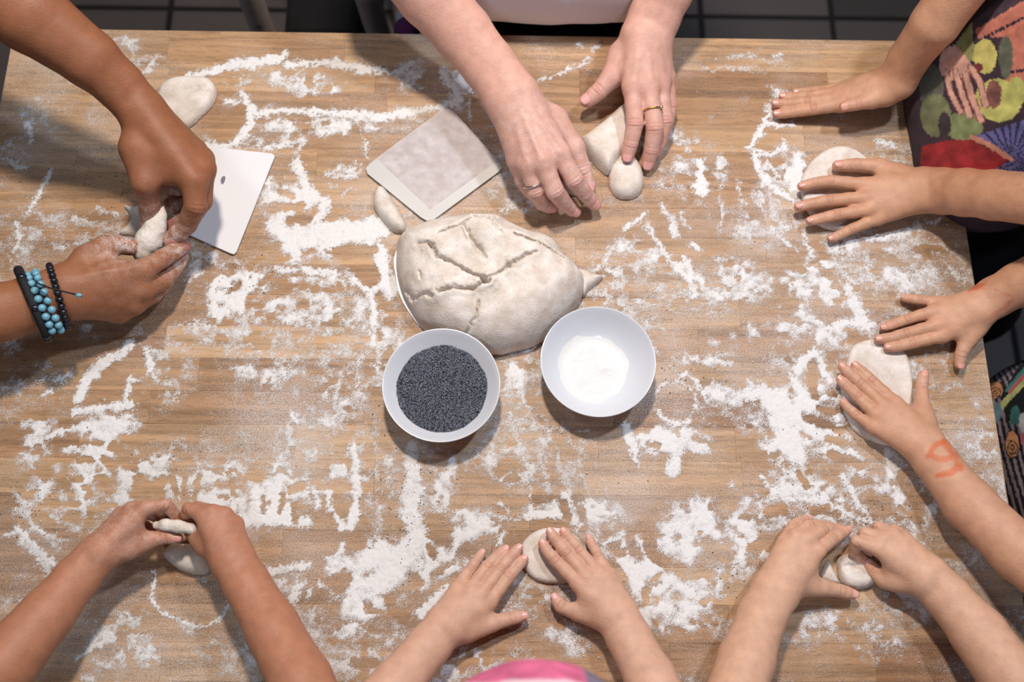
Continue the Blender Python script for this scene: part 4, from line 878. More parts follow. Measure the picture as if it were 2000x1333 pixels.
def dough(name, label, outline, Hh, edge, cracks=(), h=0.0014, lump=0.0, z0=0.0005, parent=None, group='pieces of dough', seed=1, shape=None, freq=40):
    W = smooth_loop([at(x, y, Hh * 0.25)[:2] for x, y in outline])
    lo = W.min(0) - 4 * h; hi = W.max(0) + 4 * h
    xs = np.arange(lo[0], hi[0], h); ys = np.arange(lo[1], hi[1], h); X, Y = np.meshgrid(xs, ys, indexing='ij')
    d = np.full(X.shape, 1e9); ins = np.zeros(X.shape, bool)
    for a, b in zip(W, np.roll(W, -1, 0)):
        e = b - a; t = np.clip(((X - a[0]) * e[0] + (Y - a[1]) * e[1]) / (e @ e + 1e-15), 0, 1)
        d = np.minimum(d, np.hypot(X - a[0] - t * e[0], Y - a[1] - t * e[1]))
        c = (a[1] > Y) != (b[1] > Y)
        ins ^= c & (X < (b[0] - a[0]) * (Y - a[1]) / (b[1] - a[1] + 1e-15) + a[0])
    sd = np.where(ins, d, -d)
    q = np.clip(sd / edge, 0, 1)
    top = Hh * np.sqrt(np.maximum(0, 1 - (1 - q) ** 2))
    if shape is not None: top = top * shape(*proj(np.stack([X, Y, np.full_like(X, TZ + Hh * .6)], -1)))
    top = top + q * lump * (fbm(X * freq + 9, Y * freq + 5, seed, 3) - .5) * 2
    for c in cracks:
        dep, wd, pts = c
        p = np.array([at(x, y, Hh * 0.85)[:2] for x, y in pts]); dd = np.full(X.shape, 1e9); along = np.zeros(X.shape)
        wx = X + (fbm(X * 300, Y * 300, seed + 5, 2) - .5) * .004; wy = Y + (fbm(X * 300, Y * 300, seed + 8, 2) - .5) * .004
        for a, b in zip(p[:-1], p[1:]):
            e = b - a; t = np.clip(((wx - a[0]) * e[0] + (wy - a[1]) * e[1]) / (e @ e), 0, 1); dd = np.minimum(dd, np.hypot(wx - a[0] - t * e[0], wy - a[1] - t * e[1]))
        top = top - dep * np.exp(-(dd / wd) ** 2) + 0.22 * dep * np.exp(-((dd - wd * 4) / (wd * 3.0)) ** 2)
    top = np.where(ins, np.maximum(top, 0.0012 * np.clip(q * 6, 0, 1)), sd * 0.9)
    zmax = top.max() + 4 * h; zs = np.arange(-4 * h, zmax, h)
    Z = zs[None, None, :]
    slope = np.sqrt(1 + np.minimum(9, np.gradient(top, h, axis=0) ** 2 + np.gradient(top, h, axis=1) ** 2))
    D = np.maximum((Z - top[:, :, None]) / slope[:, :, None], z0 * 0 - Z).astype(np.float32)
    V, Q = surface_nets(D, np.array([lo[0], lo[1], TZ + z0 - 4 * h]), h)
    V = relax(V, Q, 1, 0.25)
    o = link(name, mesh_np(name, V, Q), DOUGH, parent)
    if parent is None: tag(o, label, 'dough', group)
    return o
def dough_rope(name, label, pts, h=0.0014, k=0.006, group='pieces of dough'):
    P = [(at(x, y, z / 100.), r) for x, y, z, r in pts]; P = [(p, r * mpp(p)) for p, r in P]
    V, Q = coarse([(a[0], b[0], a[1], b[1]) for a, b in zip(P[:-1], P[1:])], h, k, None, 0.0)
    V = V + vnormals(V, Q) * ((fbm(V[:, 0] * 220 + 7, V[:, 1] * 220 + V[:, 2] * 90, 3, 3) - .5) * 0.0014)[:, None]
    return tag(link(name, mesh_np(name, V, Q), DOUGH), label, 'dough', group)

BIG = [(776,470),(773,515),(778,548),(787,575),(802,602),(826,634),(870,660),(920,680),(970,689),(1000,683),(1045,671),(1090,638),(1120,602),(1138,575),(1142,548),(1135,530),(1120,512),(1102,497),(1087,473),(1060,458),(1033,452),(1000,437),(970,422),(925,420),(880,425),(835,434),(799,449)]
CR = [(0.0123, 0.0016, [(841,482),(856,506),(877,512),(910,530),(940,548),(949,557)]), (0.0114, 0.0015, [(949,557),(925,570),(886,566),(856,573)]), (0.0085, 0.0014, [(952,552),(970,539),(994,524),(1018,509),(1045,497)]),
      (0.0133, 0.0025, [(944,552),(952,560)]), (0.0095, 0.0020, [(990,522),(997,526)]), (0.0066, 0.0011, [(925,424),(892,444),(856,460)]), (0.0076, 0.0025, [(905,440),(916,467),(949,503)]), (0.0047, 0.0011, [(952,428),(982,458)]),
      (0.0076, 0.0012, [(1003,457),(1039,470),(1105,500)]), (0.0076, 0.0014, [(790,554),(805,575),(829,572),(847,581)]), (0.0057, 0.0011, [(934,596),(931,620),(907,647)]), (0.0057, 0.0016, [(815,479),(841,482)]), (0.0038, 0.0010, [(817,532),(823,545)]),
      (0.0038, 0.0012, [(1138,560),(1120,600),(1090,630)]), (0.0024, 0.0010, [(1100,610),(1050,650),(1000,670)]), (0.0047, 0.0010, [(920,420),(940,425),(970,423)])]
def bigshape(X, Y):
    s = 1 - 0.16 * np.exp(-(((X - 930) / 75) ** 2 + ((Y - 520) / 50) ** 2))
    s = s + 0.10 * np.exp(-(((X - 950) / 26) ** 2 + ((Y - 455) / 30) ** 2)) + 0.08 * np.exp(-(((X - 870) / 45) ** 2 + ((Y - 545) / 22) ** 2))
    return s + 0.12 * np.exp(-(((X - 1040) / 70) ** 2 + ((Y - 590) / 50) ** 2))
big = dough('dough_mound', '', BIG, 0.058, 0.050, CR, 0.00128, 0.004, z0=0.0030, seed=4, shape=bigshape)
tag(big, 'large cracked mound of greyish wholemeal dough between the two bowls and the scraper', 'dough')
flap = dough('torn_flap', '', [(1126,530),(1145,530),(1160,536),(1178,541),(1166,554),(1150,566),(1138,580)], 0.016, 0.010, (), 0.0014, 0.006, parent=big, seed=8)
PLASTIC = simple('white_plastic', (0.86, 0.87, 0.90), 0.35, 0.03, 30)
# thin white board beneath the mound, its edge showing at the lower left
def slab(name, outline, z, th, m, parent=None, n=6, bev=0.0006):
    W = smooth_loop([at(x, y, z)[:2] for x, y in outline], n) if n > 1 else np.array([at(x, y, z)[:2] for x, y in outline])
    bm = bmesh.new(); vs = [bm.verts.new((p[0], p[1], TZ + z)) for p in W]
    f = bm.faces.new(vs); bm.normal_update()
    if f.normal.z < 0: f.normal_flip()
    r = bmesh.ops.extrude_face_region(bm, geom=[f]); bmesh.ops.translate(bm, vec=(0, 0, th), verts=[v for v in r['geom'] if isinstance(v, bmesh.types.BMVert)])
    bmesh.ops.recalc_face_normals(bm, faces=bm.faces[:])
    if bev: bmesh.ops.bevel(bm, geom=[e for e in bm.edges if abs((e.verts[0].co - e.verts[1].co).z) < 1e-6], offset=bev, segments=2, affect='EDGES')
    return bm_obj(name, bm, m, parent)
o = slab('dough_board', [(771,500),(774,545),(783,582),(802,615),(828,645),(880,672),(960,680),(1020,660),(1060,600),(1060,520),(1000,470),(880,450),(800,460)], 0.0006, 0.002, PLASTIC)
tag(o, 'thin white curved board edge showing under the large dough mound', 'board')

dough('flat_dough', 'flat oval of floury dough in the upper left beside the reaching dark forearm', [(312,172),(330,157),(352,151),(380,150),(405,153),(420,166),(423,186),(414,207),(395,226),(377,244),(362,251),(345,246),(322,225),(308,198)], 0.013, 0.010, [(.002, .003, [(360,180),(385,172)])], lump=.0015, seed=11)
dough('dough_strip', 'small finger-shaped dough strip touching the left side of the translucent scraper', [(735,368),(748,366),(760,380),(772,400),(785,420),(793,440),(790,452),(778,455),(762,448),(742,425),(730,405),(729,385)], 0.017, 0.011, lump=.001, seed=12)
dough('dough_wedge', 'thick cut wedge of dough under the ringed hand at the top', [(1131,278),(1145,265),(1180,238),(1218,206),(1242,206),(1246,240),(1232,290),(1210,316),(1190,337),(1184,339),(1165,322),(1145,302)], 0.026, 0.012, [(.003, .002, [(1145,302),(1165,320),(1186,336)])], lump=.002, seed=13)
dough('dough_drop', 'small teardrop dough ball pressed by the index finger of the ringed hand', [(1217,300),(1235,305),(1250,325),(1257,350),(1252,375),(1235,387),(1215,388),(1198,378),(1189,355),(1192,330),(1203,312)], 0.018, 0.013, [(.006, .004, [(1226,312),(1228,318)])], lump=.0012, seed=14)
dough('dough_lump', 'dough lump half hidden under the fingers of the woman rolling beside the scraper', [(1128,326),(1145,332),(1158,350),(1164,372),(1152,386),(1128,382),(1105,372),(1100,350)], 0.022, 0.012, lump=.001, seed=15)
dough('dough_scrap', 'thin torn dough scrap behind the dough pinched by the dark-skinned pair of hands', [(242,402),(262,404),(282,398),(296,410),(300,440),(285,462),(258,462),(232,457),(248,442),(256,426),(250,414)], 0.008, 0.006, lump=.002, seed=16)
dough('dough_round', 'thin dough round under the palm-down left hand in front of the fruit-print top', [(1562,372),(1566,345),(1582,318),(1608,296),(1636,287),(1664,291),(1694,312),(1712,345),(1712,385),(1698,420),(1668,448),(1632,452),(1598,440),(1574,410)], 0.009, 0.007, lump=.0008, seed=17)
dough('dough_round', 'thin oval dough round under the hand with the orange spiral mark', [(1652,712),(1658,690),(1672,672),(1700,664),(1740,668),(1768,690),(1780,730),(1783,770),(1780,812),(1770,850),(1740,872),(1700,862),(1668,842),(1650,810),(1642,775),(1644,740)], 0.009, 0.007, lump=.0008, seed=18)
dough('dough_round', 'small dough round between the two flat hands at the bottom centre', [(1014,1082),(1022,1058),(1042,1040),(1070,1031),(1102,1034),(1130,1052),(1142,1084),(1134,1116),(1112,1138),(1085,1142),(1050,1136),(1026,1116)], 0.009, 0.007, lump=.0008, seed=19)
dough('dough_piece', 'crumpled dough piece between thumb and fist at the lower right', [(1635,1105),(1641,1088),(1668,1081),(1692,1088),(1706,1106),(1712,1130),(1700,1146),(1676,1152),(1656,1150),(1642,1136)], 0.014, 0.009, [(.004, .003, [(1650,1108),(1676,1104)])], lump=.003, seed=20, freq=80)
dough('dough_piece', 'tiny folded dough corner inside the thumb web of the lower right child', [(1600,1130),(1608,1108),(1618,1098),(1628,1116),(1638,1140),(1620,1142)], 0.011, 0.007, lump=.001, seed=21)
dough('dough_piece', 'soft white dough lying on the table below the pair of hands at lower left', [(318,1082),(330,1066),(352,1062),(384,1066),(402,1090),(406,1116),(384,1124),(352,1114),(332,1100)], 0.018, 0.012, lump=.002, seed=22)
dough_rope('dough_roll', 'pointed dough roll pinched between the dark-skinned pair of hands', [(282,490,5.2,24),(293,468,5.8,25),(304,442,6.6,19),(313,422,7.2,11),(319,404,7.6,3)])
dough_rope('dough_roll', 'short dough stick held between the fingertips of the child at lower left', [(306,1026,5.2,8),(325,1026,5.6,10),(348,1029,5.7,11),(374,1034,5.6,11)])

# ------------------------------------------------------------------ bowls
PORC = simple('white_porcelain', (0.66, 0.685, 0.74), 0.12)
def lathe(name, prof, c, m, parent=None, seg=96):
    V = []; n = len(prof)
    for i in range(seg):
        a = 2 * math.pi * i / seg
        for r, z in prof: V.append((c[0] + r * math.cos(a), c[1] + r * math.sin(a), c[2] + z))
    Q = [(i * n + j, ((i + 1) % seg) * n + j, ((i + 1) % seg) * n + j + 1, i * n + j + 1) for i in range(seg) for j in range(n - 1)]
    return link(name, mesh_np(name, V, np.array(Q)), m, parent)
def bowl(label, px, py, rpx):
    zr = 0.042; c = at(px, py, zr); R = rpx * mpp(c)
    prof = [(0.0005, 0.004), (R * .40, 0.004), (R * .405, 0.0006), (R * .44, 0.0006), (R * .45, 0.004), (R * .62, 0.010), (R * .80, 0.022), (R * .93, 0.034), (R * .995, 0.0405), (R, 0.0418), (R * .992, 0.0425), (R * .975, 0.0415),
            (R * .91, 0.036), (R * .80, 0.0262), (R * .66, 0.0160), (R * .50, 0.0090), (R * .30, 0.0068), (0.0005, 0.0064)]
    b = empty('bowl', label, 'bowl', 'white porcelain bowls', (0, 0, 0))
    base = (c[0], c[1], TZ + 0.0016)
    lathe('bowl_body', prof, base, PORC, b)
    return b, np.array(base), R
b1, c1, R1 = bowl('white porcelain bowl full of blue-grey poppy seeds', 862, 752, 115.5)
b2, c2, R2 = bowl('white porcelain bowl holding a heap of fine white salt', 1168, 706, 113)
# poppy seeds: thousands of tiny grains over a gentle heap
def grains(n, fn, r, name):
    octv = np.array([(1, 0, 0), (-1, 0, 0), (0, 1, 0), (0, -1, 0), (0, 0, 1), (0, 0, -1)], float)
    octf = np.array([(0, 2, 4), (2, 1, 4), (1, 3, 4), (3, 0, 4), (2, 0, 5), (1, 2, 5), (3, 1, 5), (0, 3, 5)])
    P = fn(n); n = len(P); rr_ = r * RNG.uniform(.75, 1.2, n)
    ang = RNG.uniform(0, 6.28, n); ca, sa = np.cos(ang), np.sin(ang)
    O = octv[None] * rr_[:, None, None] * np.array((1.15, .9, .85)) + 0
    O = np.stack([O[..., 0] * ca[:, None] - O[..., 1] * sa[:, None], O[..., 0] * sa[:, None] + O[..., 1] * ca[:, None], O[..., 2]], -1)
    V = (P[:, None, :] + O).reshape(-1, 3); T = (octf[None] + 6 * np.arange(n)[:, None, None]).reshape(-1, 3)
    return mesh_np(name, V, T), n
seedm, ntq, bq = mat('poppy_seed')
aq = node(ntq, 'ShaderNodeAttribute', attribute_name='seed_tone'); mq = node(ntq, 'ShaderNodeMix', data_type='RGBA'); ntq.links.new(aq.outputs['Fac'], mq.inputs[0])
mq.inputs[6].default_value = (*lin(34, 36, 46), 1); mq.inputs[7].default_value = (*lin(150, 154, 170), 1); ntq.links.new(mq.outputs[2], bq.inputs['Base Color']); bq.inputs['Roughness'].default_value = 0.5
RS = R1 * 0.775
def heap(x, y):
    r = np.hypot(x, y) / RS
    return 0.0245 + 0.004 * np.clip(1 - r ** 2, 0, 1) + 0.003 * (fbm(x * 60 + 20, y * 60 + 20, 3, 2) - .5)
def seedpts(n):
    a = RNG.uniform(0, 6.283, n); r = np.sqrt(RNG.uniform(0, 1, n)) * RS * (1 + 0.012 * np.sin(a * 9) + 0.01 * RNG.normal(size=n))
    x, y = r * np.cos(a), r * np.sin(a)
    return np.stack([c1[0] + x, c1[1] + y, c1[2] + heap(x, y) + RNG.uniform(-.0003, .0005, n)], 1)
gm, gn = grains(21000, seedpts, 0.00062, 'poppy_seeds')
set_float(gm, 'seed_tone', np.repeat(np.clip(RNG.gamma(1.3, .36, gn), 0, 1), 6))
ps = tag(link('poppy_seeds', gm, seedm), 'heap of blue-grey poppy seeds filling the left bowl', 'seeds', kind='stuff')
# the body of the heap under the loose grains
prof = [(0.0005, 0.012), (RS * .7, 0.017), (RS * .97, 0.0232), (RS * .985, 0.0236), (RS * .8, 0.0252), (RS * .4, 0.0268), (0.0005, 0.0274)]
hb = lathe('seed_bed', prof, c1, simple('poppy_bed', lin(40, 42, 52), .8, .6, 900, var=.3), ps, 64)
# salt heap
RSs = R2 * 0.635
n_ = 90; aa = np.linspace(0, 2 * np.pi, n_, endpoint=False); rr2 = np.linspace(0.001, 1, 26)
V = []; 
cs = at(1160, 713, 0.03); cs = np.array((cs[0], cs[1], c2[2]))
for r in rr2:
    for a in aa:
        rad = r * RSs * (1 + 0.035 * math.sin(3 * a + .6) + 0.02 * math.sin(7 * a) + 0.012 * math.sin(13 * a))
        x, y = rad * math.cos(a), rad * math.sin(a)
        bowlz = float(np.interp(math.hypot(cs[0] + x - c2[0], cs[1] + y - c2[1]) / R2, (0, .30, .50, .66, .80, .91), (.0064, .0068, .0090, .0160, .0262, .036)))
        hz = bowlz * (.25 + .75 * r ** 3) + .0155 * (1 - r ** 3) * .75 + 0.0045 * (fbm(np.array(x * 70 + 9), np.array(y * 70 + 9), 5, 3) - .5) * (1 - r ** 4) - 0.0008 * r ** 6
        hz = max(float(hz), bowlz + .0009 * (1 - r ** 8) - .0006 * r ** 8)
        V.append((cs[0] + x, cs[1] + y, cs[2] + float(hz) + 0.0004))
Q = [(i * n_ + j, (i + 1) * n_ + j, (i + 1) * n_ + (j + 1) % n_, i * n_ + (j + 1) % n_) for i in range(len(rr2) - 1) for j in range(n_)]
V = np.array(V)
sme = mesh_np('salt', V, np.array(Q))
tag(link('salt', sme, simple('fine_salt', (0.76, 0.755, 0.755), .85, .4, 1100)), 'heap of fine white salt in the right bowl', 'salt', kind='stuff')

# poppy seeds spilled on the table
def spilled(n):
    areas = [(130, 330, 90, 40), (460, 540, 60, 45), (480, 520, 90, 60), (760, 1060, 80, 90), (800, 1000, 60, 90), (1560, 900, 130, 120), (1700, 1010, 70, 60), (1330, 740, 60, 30), (300, 900, 120, 60), (230, 380, 90, 60), (740, 880, 60, 90), (1420, 1130, 60, 50), (60, 990, 60, 60)]
    out = []
    for i in range(n):
        a = areas[RNG.integers(len(areas))]; x, y = a[0] + RNG.normal() * a[2] * .6, a[1] + RNG.normal() * a[3] * .6
        p = at(x, y); out.append((p[0], p[1], TZ + flour_at(x, y) + .0005))
    return np.array(out)
gm, gn = grains(230, spilled, 0.00075, 'spilled_seeds'); set_float(gm, 'seed_tone', np.zeros(gn * 6))
tag(link('spilled_poppy_seeds', gm, seedm), 'black poppy seeds sprinkled across the floury table top', 'seeds', kind='stuff')
def crumbs(n):
    p = np.array([at(RNG.uniform(30, 1850), RNG.uniform(120, 1300)) for i in range(n)]); p[:, 2] = TZ + .0008
    return p
gm, gn = grains(260, crumbs, 0.0013, 'flour_crumbs')
tag(link('dough_crumbs', gm, DOUGH), 'tiny dry dough crumbs strewn over the table top', 'crumbs', kind='stuff')

# ------------------------------------------------------------------ scrapers
frost, ntf, bf = mat('frosted_plastic')
bf.inputs['Base Color'].default_value = (0.68, 0.63, 0.645, 1); bf.inputs['Roughness'].default_value = 0.5; bf.inputs['Alpha'].default_value = 0.72
nz = node(ntf, 'ShaderNodeTexNoise', i_Scale=70.0, i_Detail=5.0); tcf = node(ntf, 'ShaderNodeTexCoord'); ntf.links.new(tcf.outputs['Object'], nz.inputs['Vector'])
mr = node(ntf, 'ShaderNodeMapRange', i_1=.35, i_2=.7, i_3=.42, i_4=.78); ntf.links.new(nz.outputs[0], mr.inputs[0]); ntf.links.new(mr.outputs[0], bf.inputs['Alpha'])
frost2, ntf2, bf2 = mat('frosted_plastic_edge')
bf2.inputs['Base Color'].default_value = (0.66, 0.66, 0.645, 1); bf2.inputs['Roughness'].default_value = 0.4; bf2.inputs['Alpha'].default_value = 0.8
sc1 = empty('dough_scraper', 'square translucent frosted plastic scraper lying above the dough mound', 'scraper')
slab('blade', [(714,330),(722,320),(862,216),(874,212),(886,218),(976,318),(981,328),(974,336),(846,430),(834,433),(822,426),(718,340)], 0.0022, 0.0016, frost, sc1, n=1, bev=.0004)
slab('bevelled_edge', [(715,331),(722,322),(738,312),(756,330),(840,410),(968,318),(976,319),(981,328),(974,336),(848,429),(834,432),(822,425),(718,340)], 0.0038, 0.0008, frost2, sc1, n=1, bev=.0002)
card = slab('dough_card', [(392,289),(398,287),(530,301),(537,305),(536,310),(462,494),(457,498),(450,496),(345,449),(342,440),(380,300)], 0.0022, 0.0022, simple('white_card', (0.76, 0.76, 0.79), .45, .02, 20), None, n=1, bev=.0004)
tag(card, 'plain white plastic dough card beside the pinching dark hand', 'scraper')
sm_ = slab('smudge', [(431,352),(434,346),(439,344),(440,350),(437,358),(433,360)], 0.00443, 0.0002, simple('grey_smudge', lin(120, 118, 128), .8), card, n=4, bev=0)
def inpoly(X, Y, P):
    ins = np.zeros(X.shape, bool); P = np.array(P, float)
    for a, b in zip(P, np.roll(P, -1, 0)):
        c = (a[1] > Y) != (b[1] > Y); ins ^= c & (X < (b[0] - a[0]) * (Y - a[1]) / (b[1] - a[1] + 1e-12) + a[0])
    return ins
def pstroke(X, Y, pts):
    d = np.full(X.shape, 1e9); p = np.array(pts, float)
    for a, b in zip(p[:-1], p[1:]):
        e = b - a; t = np.clip(((X - a[0]) * e[0] + (Y - a[1]) * e[1]) / (e @ e), 0, 1); d = np.minimum(d, np.hypot(X - a[0] - t * e[0], Y - a[1] - t * e[1]))
    return d
def fruit_print(V, N):
    X, Y = proj(V); n = (fbm(X / 14 + 50, Y / 14 + 50, 6, 3) - .5)
    C = np.tile(np.array(lin(58, 44, 56)), (len(V), 1))
    def put(mask, rgb, shade=0.0):
        c = np.array(lin(*rgb)); C[mask] = c * (1 + shade * n[mask])[:, None]
    def ell(cx, cy, rx, ry, rgb, sh=.8, ang=0):
        ca, sa = math.cos(ang), math.sin(ang); dx, dy = X - cx, Y - cy
        u, v = dx * ca + dy * sa, -dx * sa + dy * ca
        put((u / rx) ** 2 + (v / ry) ** 2 + .10 * n < 1, rgb, sh)
    put(inpoly(X, Y, [(1903,55),(1997,0),(2100,-20),(2100,190),(1968,168),(1963,147),(1976,94),(1966,73),(1940,73),(1911,76)]), (198,124,106), .5)
    put(inpoly(X, Y, [(1896,40),(1960,0),(2000,-20),(2000,0),(1905,58)]), (70,54,66), .5)
    for a, b in (((1924,73),(2040,14)), ((1971,142),(2060,128))):
        L = math.dist(a, b); k = int(L / 8)
        for i in range(k + 1):
            t = i / k; put(np.hypot(X - a[0] - t * (b[0] - a[0]), Y - a[1] - t * (b[1] - a[1])) < 3.6, (40,34,58))
    ell(1819,171,24,46,(92,92,82)); ell(1827,225,30,42,(116,122,90)); ell(1882,247,38,28,(128,140,98)); ell(1845,245,12,26,(62,52,58))
    put(inpoly(X, Y, [(1866,87),(1898,42),(1906,120),(1880,118)]), (152,154,98), .8)
    ell(1964,112,14,42,(98,106,90)); ell(1924,110,23,34,(202,196,116), .4); ell(1910,132,9,8,(110,44,48))
    ell(1950,196,46,42,(196,198,116), .4, .2); ell(1985,180,20,30,(186,188,110), .4); ell(1941,184,15,28,(128,86,80), .9)
    SK = (218,170,154)
    ell(1856,124,22,34,SK,.4); put(inpoly(X, Y, [(1862,86),(1872,92),(1902,130),(1890,150),(1850,160),(1838,140)]), SK, .4)
    for a, b, c, w in (((1866,140),(1878,180),(1894,226),6), ((1886,145),(1898,190),(1916,234),6.5), ((1896,132),(1914,160),(1925,206),6), ((1848,140),(1856,180),(1876,218),5.5)):
        put(pstroke(X, Y, [a, b, c]) < w, SK, .5); put(np.abs(pstroke(X, Y, [a, b, c]) - w) < 1.0, (150,96,90))
    put(inpoly(X, Y, [(1800,286),(1850,274),(1898,273),(1971,312),(1924,345),(1924,420),(1790,420)]), (150,40,46), .9)
    m = inpoly(X, Y, [(1908,265),(2100,200),(2100,420),(1924,420),(1924,342),(1976,312)]); put(m, (104,106,166), .6)
    an = np.arctan2(Y - 312, X - 1976); put(m & (np.sin(an * 26) > .45), (48,46,84), .5)
    put(pstroke(X, Y, [(1898,268),(1930,282),(1976,312)]) < 5, (208,146,124), .4)
    return C
def stripe_print(V, N):
    X, Y = proj(V); n = (fbm(X / 12 + 50, Y / 12 + 50, 6, 3) - .5)
    s = X - 0.19 * (Y - 700) + 60 * np.exp(-np.maximum(Y - 680, -60) / 55.) + 10 * np.sin((Y - 700) / 95.)
    k = np.sin(2 * np.pi * s / 12.5 + n * 1.2) > 0.05
    C = np.where(k[:, None], np.array(lin(150,134,146)), np.array(lin(22,20,28)))
    def put(mask, rgb): C[mask] = np.array(lin(*rgb))
    e = lambda cx, cy, rx, ry: np.sqrt(((X - cx) / rx) ** 2 + ((Y - cy) / ry) ** 2)
    put(inpoly(X, Y, [(1958,770),(1985,722),(2010,700),(2010,800),(1985,830),(1965,820)]), (18,18,24))
    for i in range(4): put(inpoly(X, Y, [(1962 + i * 11, 764 - i * 13), (1978 + i * 11, 742 - i * 13), (1984 + i * 11, 752 - i * 13), (1972 + i * 11, 768 - i * 13)]), (72,132,130))
    put(pstroke(X, Y, [(1954,796),(1972,776),(2010,736)]) < 6, (196,200,134)); put(pstroke(X, Y, [(1972,766),(2005,728)]) < 3.5, (206,110,110))
    put(inpoly(X, Y, [(1974,800),(1986,792),(1992,804),(1990,828),(1972,830)]), (58,118,114))
    put(e(1946,806,10,20) < 1, (112,146,158)); put(e(1999,826,9,20) < 1, (198,202,210)); put(e(1999,858,6,12) < 1, (206,120,140))
    for cx, cy, rx, ry in ((1943,762,16,16), (1977,868,13,25)):
        q = e(cx, cy, rx, ry); put(q < 1.14, (16,16,20)); put(q < 1, (224,160,112)); q2 = e(cx + 1, cy + ry * .28, rx * .68, ry * .52); put(q2 < 1.1, (16,16,20)); put(q2 < .86, (224,160,112)); put(q2 < .5, (16,16,20)); put(q2 < .26, (224,160,112))
    return C
def pink_cap(root, c, hr, face, right):
    up = np.array((0, 0, 1.))
    v, q = coarse([(c + up * hr * .22 - face * hr * .2, c + up * hr * .16 + face * hr * .28, hr * 1.24, hr * 1.10)], 0.0045, 0.01, lambda X, Y, Z: (c[2] - .05 * hr) - Z, 0.0012, 2)
    me = mesh_np('headscarf', v, q)
    t = (v - c) @ face / hr; a = np.sin(np.arctan2(v[:, 1] - c[1], v[:, 0] - c[0]) * 7) * .04
    C = np.where(((t + a * .6 > 1.02) & (t + a * .6 < 1.19))[:, None], np.array(lin(236,204,214)), np.array(lin(214,104,144)))
    C = np.where(((v[:, 0] - c[0] > .035) & (v[:, 0] - c[0] < .06) & (t > 1.15))[:, None], np.array(lin(120,110,132)), C)
    set_color(me, 'print_colour', C); link('headscarf', me, PRINT, root)

person('bare-armed man at the left edge with dark bead bracelets, pinching dough', ('man_l', 'man_r'), (-1.02, 0.20), (1, 0), 1.76, lin(22, 18, 16), GREYC, JEAN, chest=(-0.97, 0.20, 1.24), head=(-0.89, 0.20, 1.525), longhair=False)
person('woman in a pale lilac T-shirt kneading dough at the far side of the table', ('woman_l', 'woman_r'), (0.05, 0.60), (0, -1), 1.66, lin(96, 70, 48), WHITEC, BLACKC, hip=(0.05, 0.563, TZ + 0.075), chest=(0.05, 0.64, TZ + 0.42), head=(0.05, 0.69, TZ + 0.695), hem=lambda X, Y, Z: (TZ + 0.008) - Z + 0.9 * (X - 0.05) ** 2, shirt_h=0.0065, shirt_grow=0.018, girth=.92, legs_shift=(0, 0.06))
person('girl in a fruit-print top at the upper right, both palms pressing flour', ('girl_l', 'girl_r'), (0.80, 0.26), (-1, 0), 1.42, lin(40, 28, 22), PRINT, NAVY, hip=(0.605, 0.288, TZ + 0.03), chest=(0.668, 0.315, TZ + 0.30), head=(0.66, 0.30, TZ + 0.535), girth=.70, shirt_h=0.0025, shirt_paint=fruit_print, hem=lambda X, Y, Z: (TZ - 0.03) - Z, sleeve=.5)
person('girl in a striped patterned top at the right edge with orange paint on her wrists', ('pattern_l', 'pattern_r'), (0.74, -0.15), (-1, 0), 1.30, lin(60, 42, 30), PRINT, BLACKC, hip=(0.712, -0.155, 0.66), chest=(0.712, -0.155, 0.93), head=(0.69, -0.155, 1.145), girth=.95, shirt_h=0.0026, shirt_paint=stripe_print, hem=lambda X, Y, Z: 0.50 - Z)
person('light-skinned child at the bottom right corner with one hand in a fist over dough', ('right_l', 'right_r'), (0.42, -0.68), (0, 1), 1.24, lin(120, 88, 58), BLUEC, JEAN)
person('child in a pink headscarf at the bottom centre with both hands flat on dough', ('centre_l', 'centre_r'), (0.02, -0.68), (0, 1), 1.24, lin(110, 80, 54), ROSEC, JEAN, head=(0.012, -0.484, 1.10), cap=pink_cap, longhair=False, chest=(0.02, -0.60, 0.89))
person('tanned child at the bottom left holding a stick of dough with both hands', ('left_l', 'left_r'), (-0.42, -0.70), (0, 1), 1.30, lin(36, 26, 20), GREENC, JEAN)
print('PEOPLE', _t.time() - _t0)

# ------------------------------------------------------------------ jewellery
CORD = simple('black_cord', lin(18, 20, 28), .7, .5, 900); BEADD = simple('dark_bead', lin(24, 26, 36), .2); BEADT = simple('turquoise_bead', lin(112, 168, 190), .3, var=.25, scale=120); GOLD = simple('gold', lin(226, 184, 110), .22, metal=1.0); SILVER = simple('silver', lin(214, 210, 206), .2, metal=1.0)
def loop_frame(p0, p1, wpx, flat):
    """ellipse round a forearm whose two visible rim points are p0 and p1 (px, py, z cm)"""
    a = at(p0[0], p0[1], p0[2] / 100.); b = at(p1[0], p1[1], p1[2] / 100.)
    c = (a + b) / 2; u = (b - a) / 2; ru = np.linalg.norm(u); u = u / ru
    v = _n(CAM - c); v = _n(v - u * (v @ u))
    return c, u, v, ru, ru * flat
bead_me = bpy.data.meshes.new('bead'); _b = bmesh.new(); bmesh.ops.create_icosphere(_b, subdivisions=2, radius=1.0); _b.to_mesh(bead_me); _b.free()
for p in bead_me.polygons: p.use_smooth = True
bead_d = bead_me; bead_d.materials.append(BEADD); bead_t = bead_me.copy(); bead_t.materials.clear(); bead_t.materials.append(BEADT)
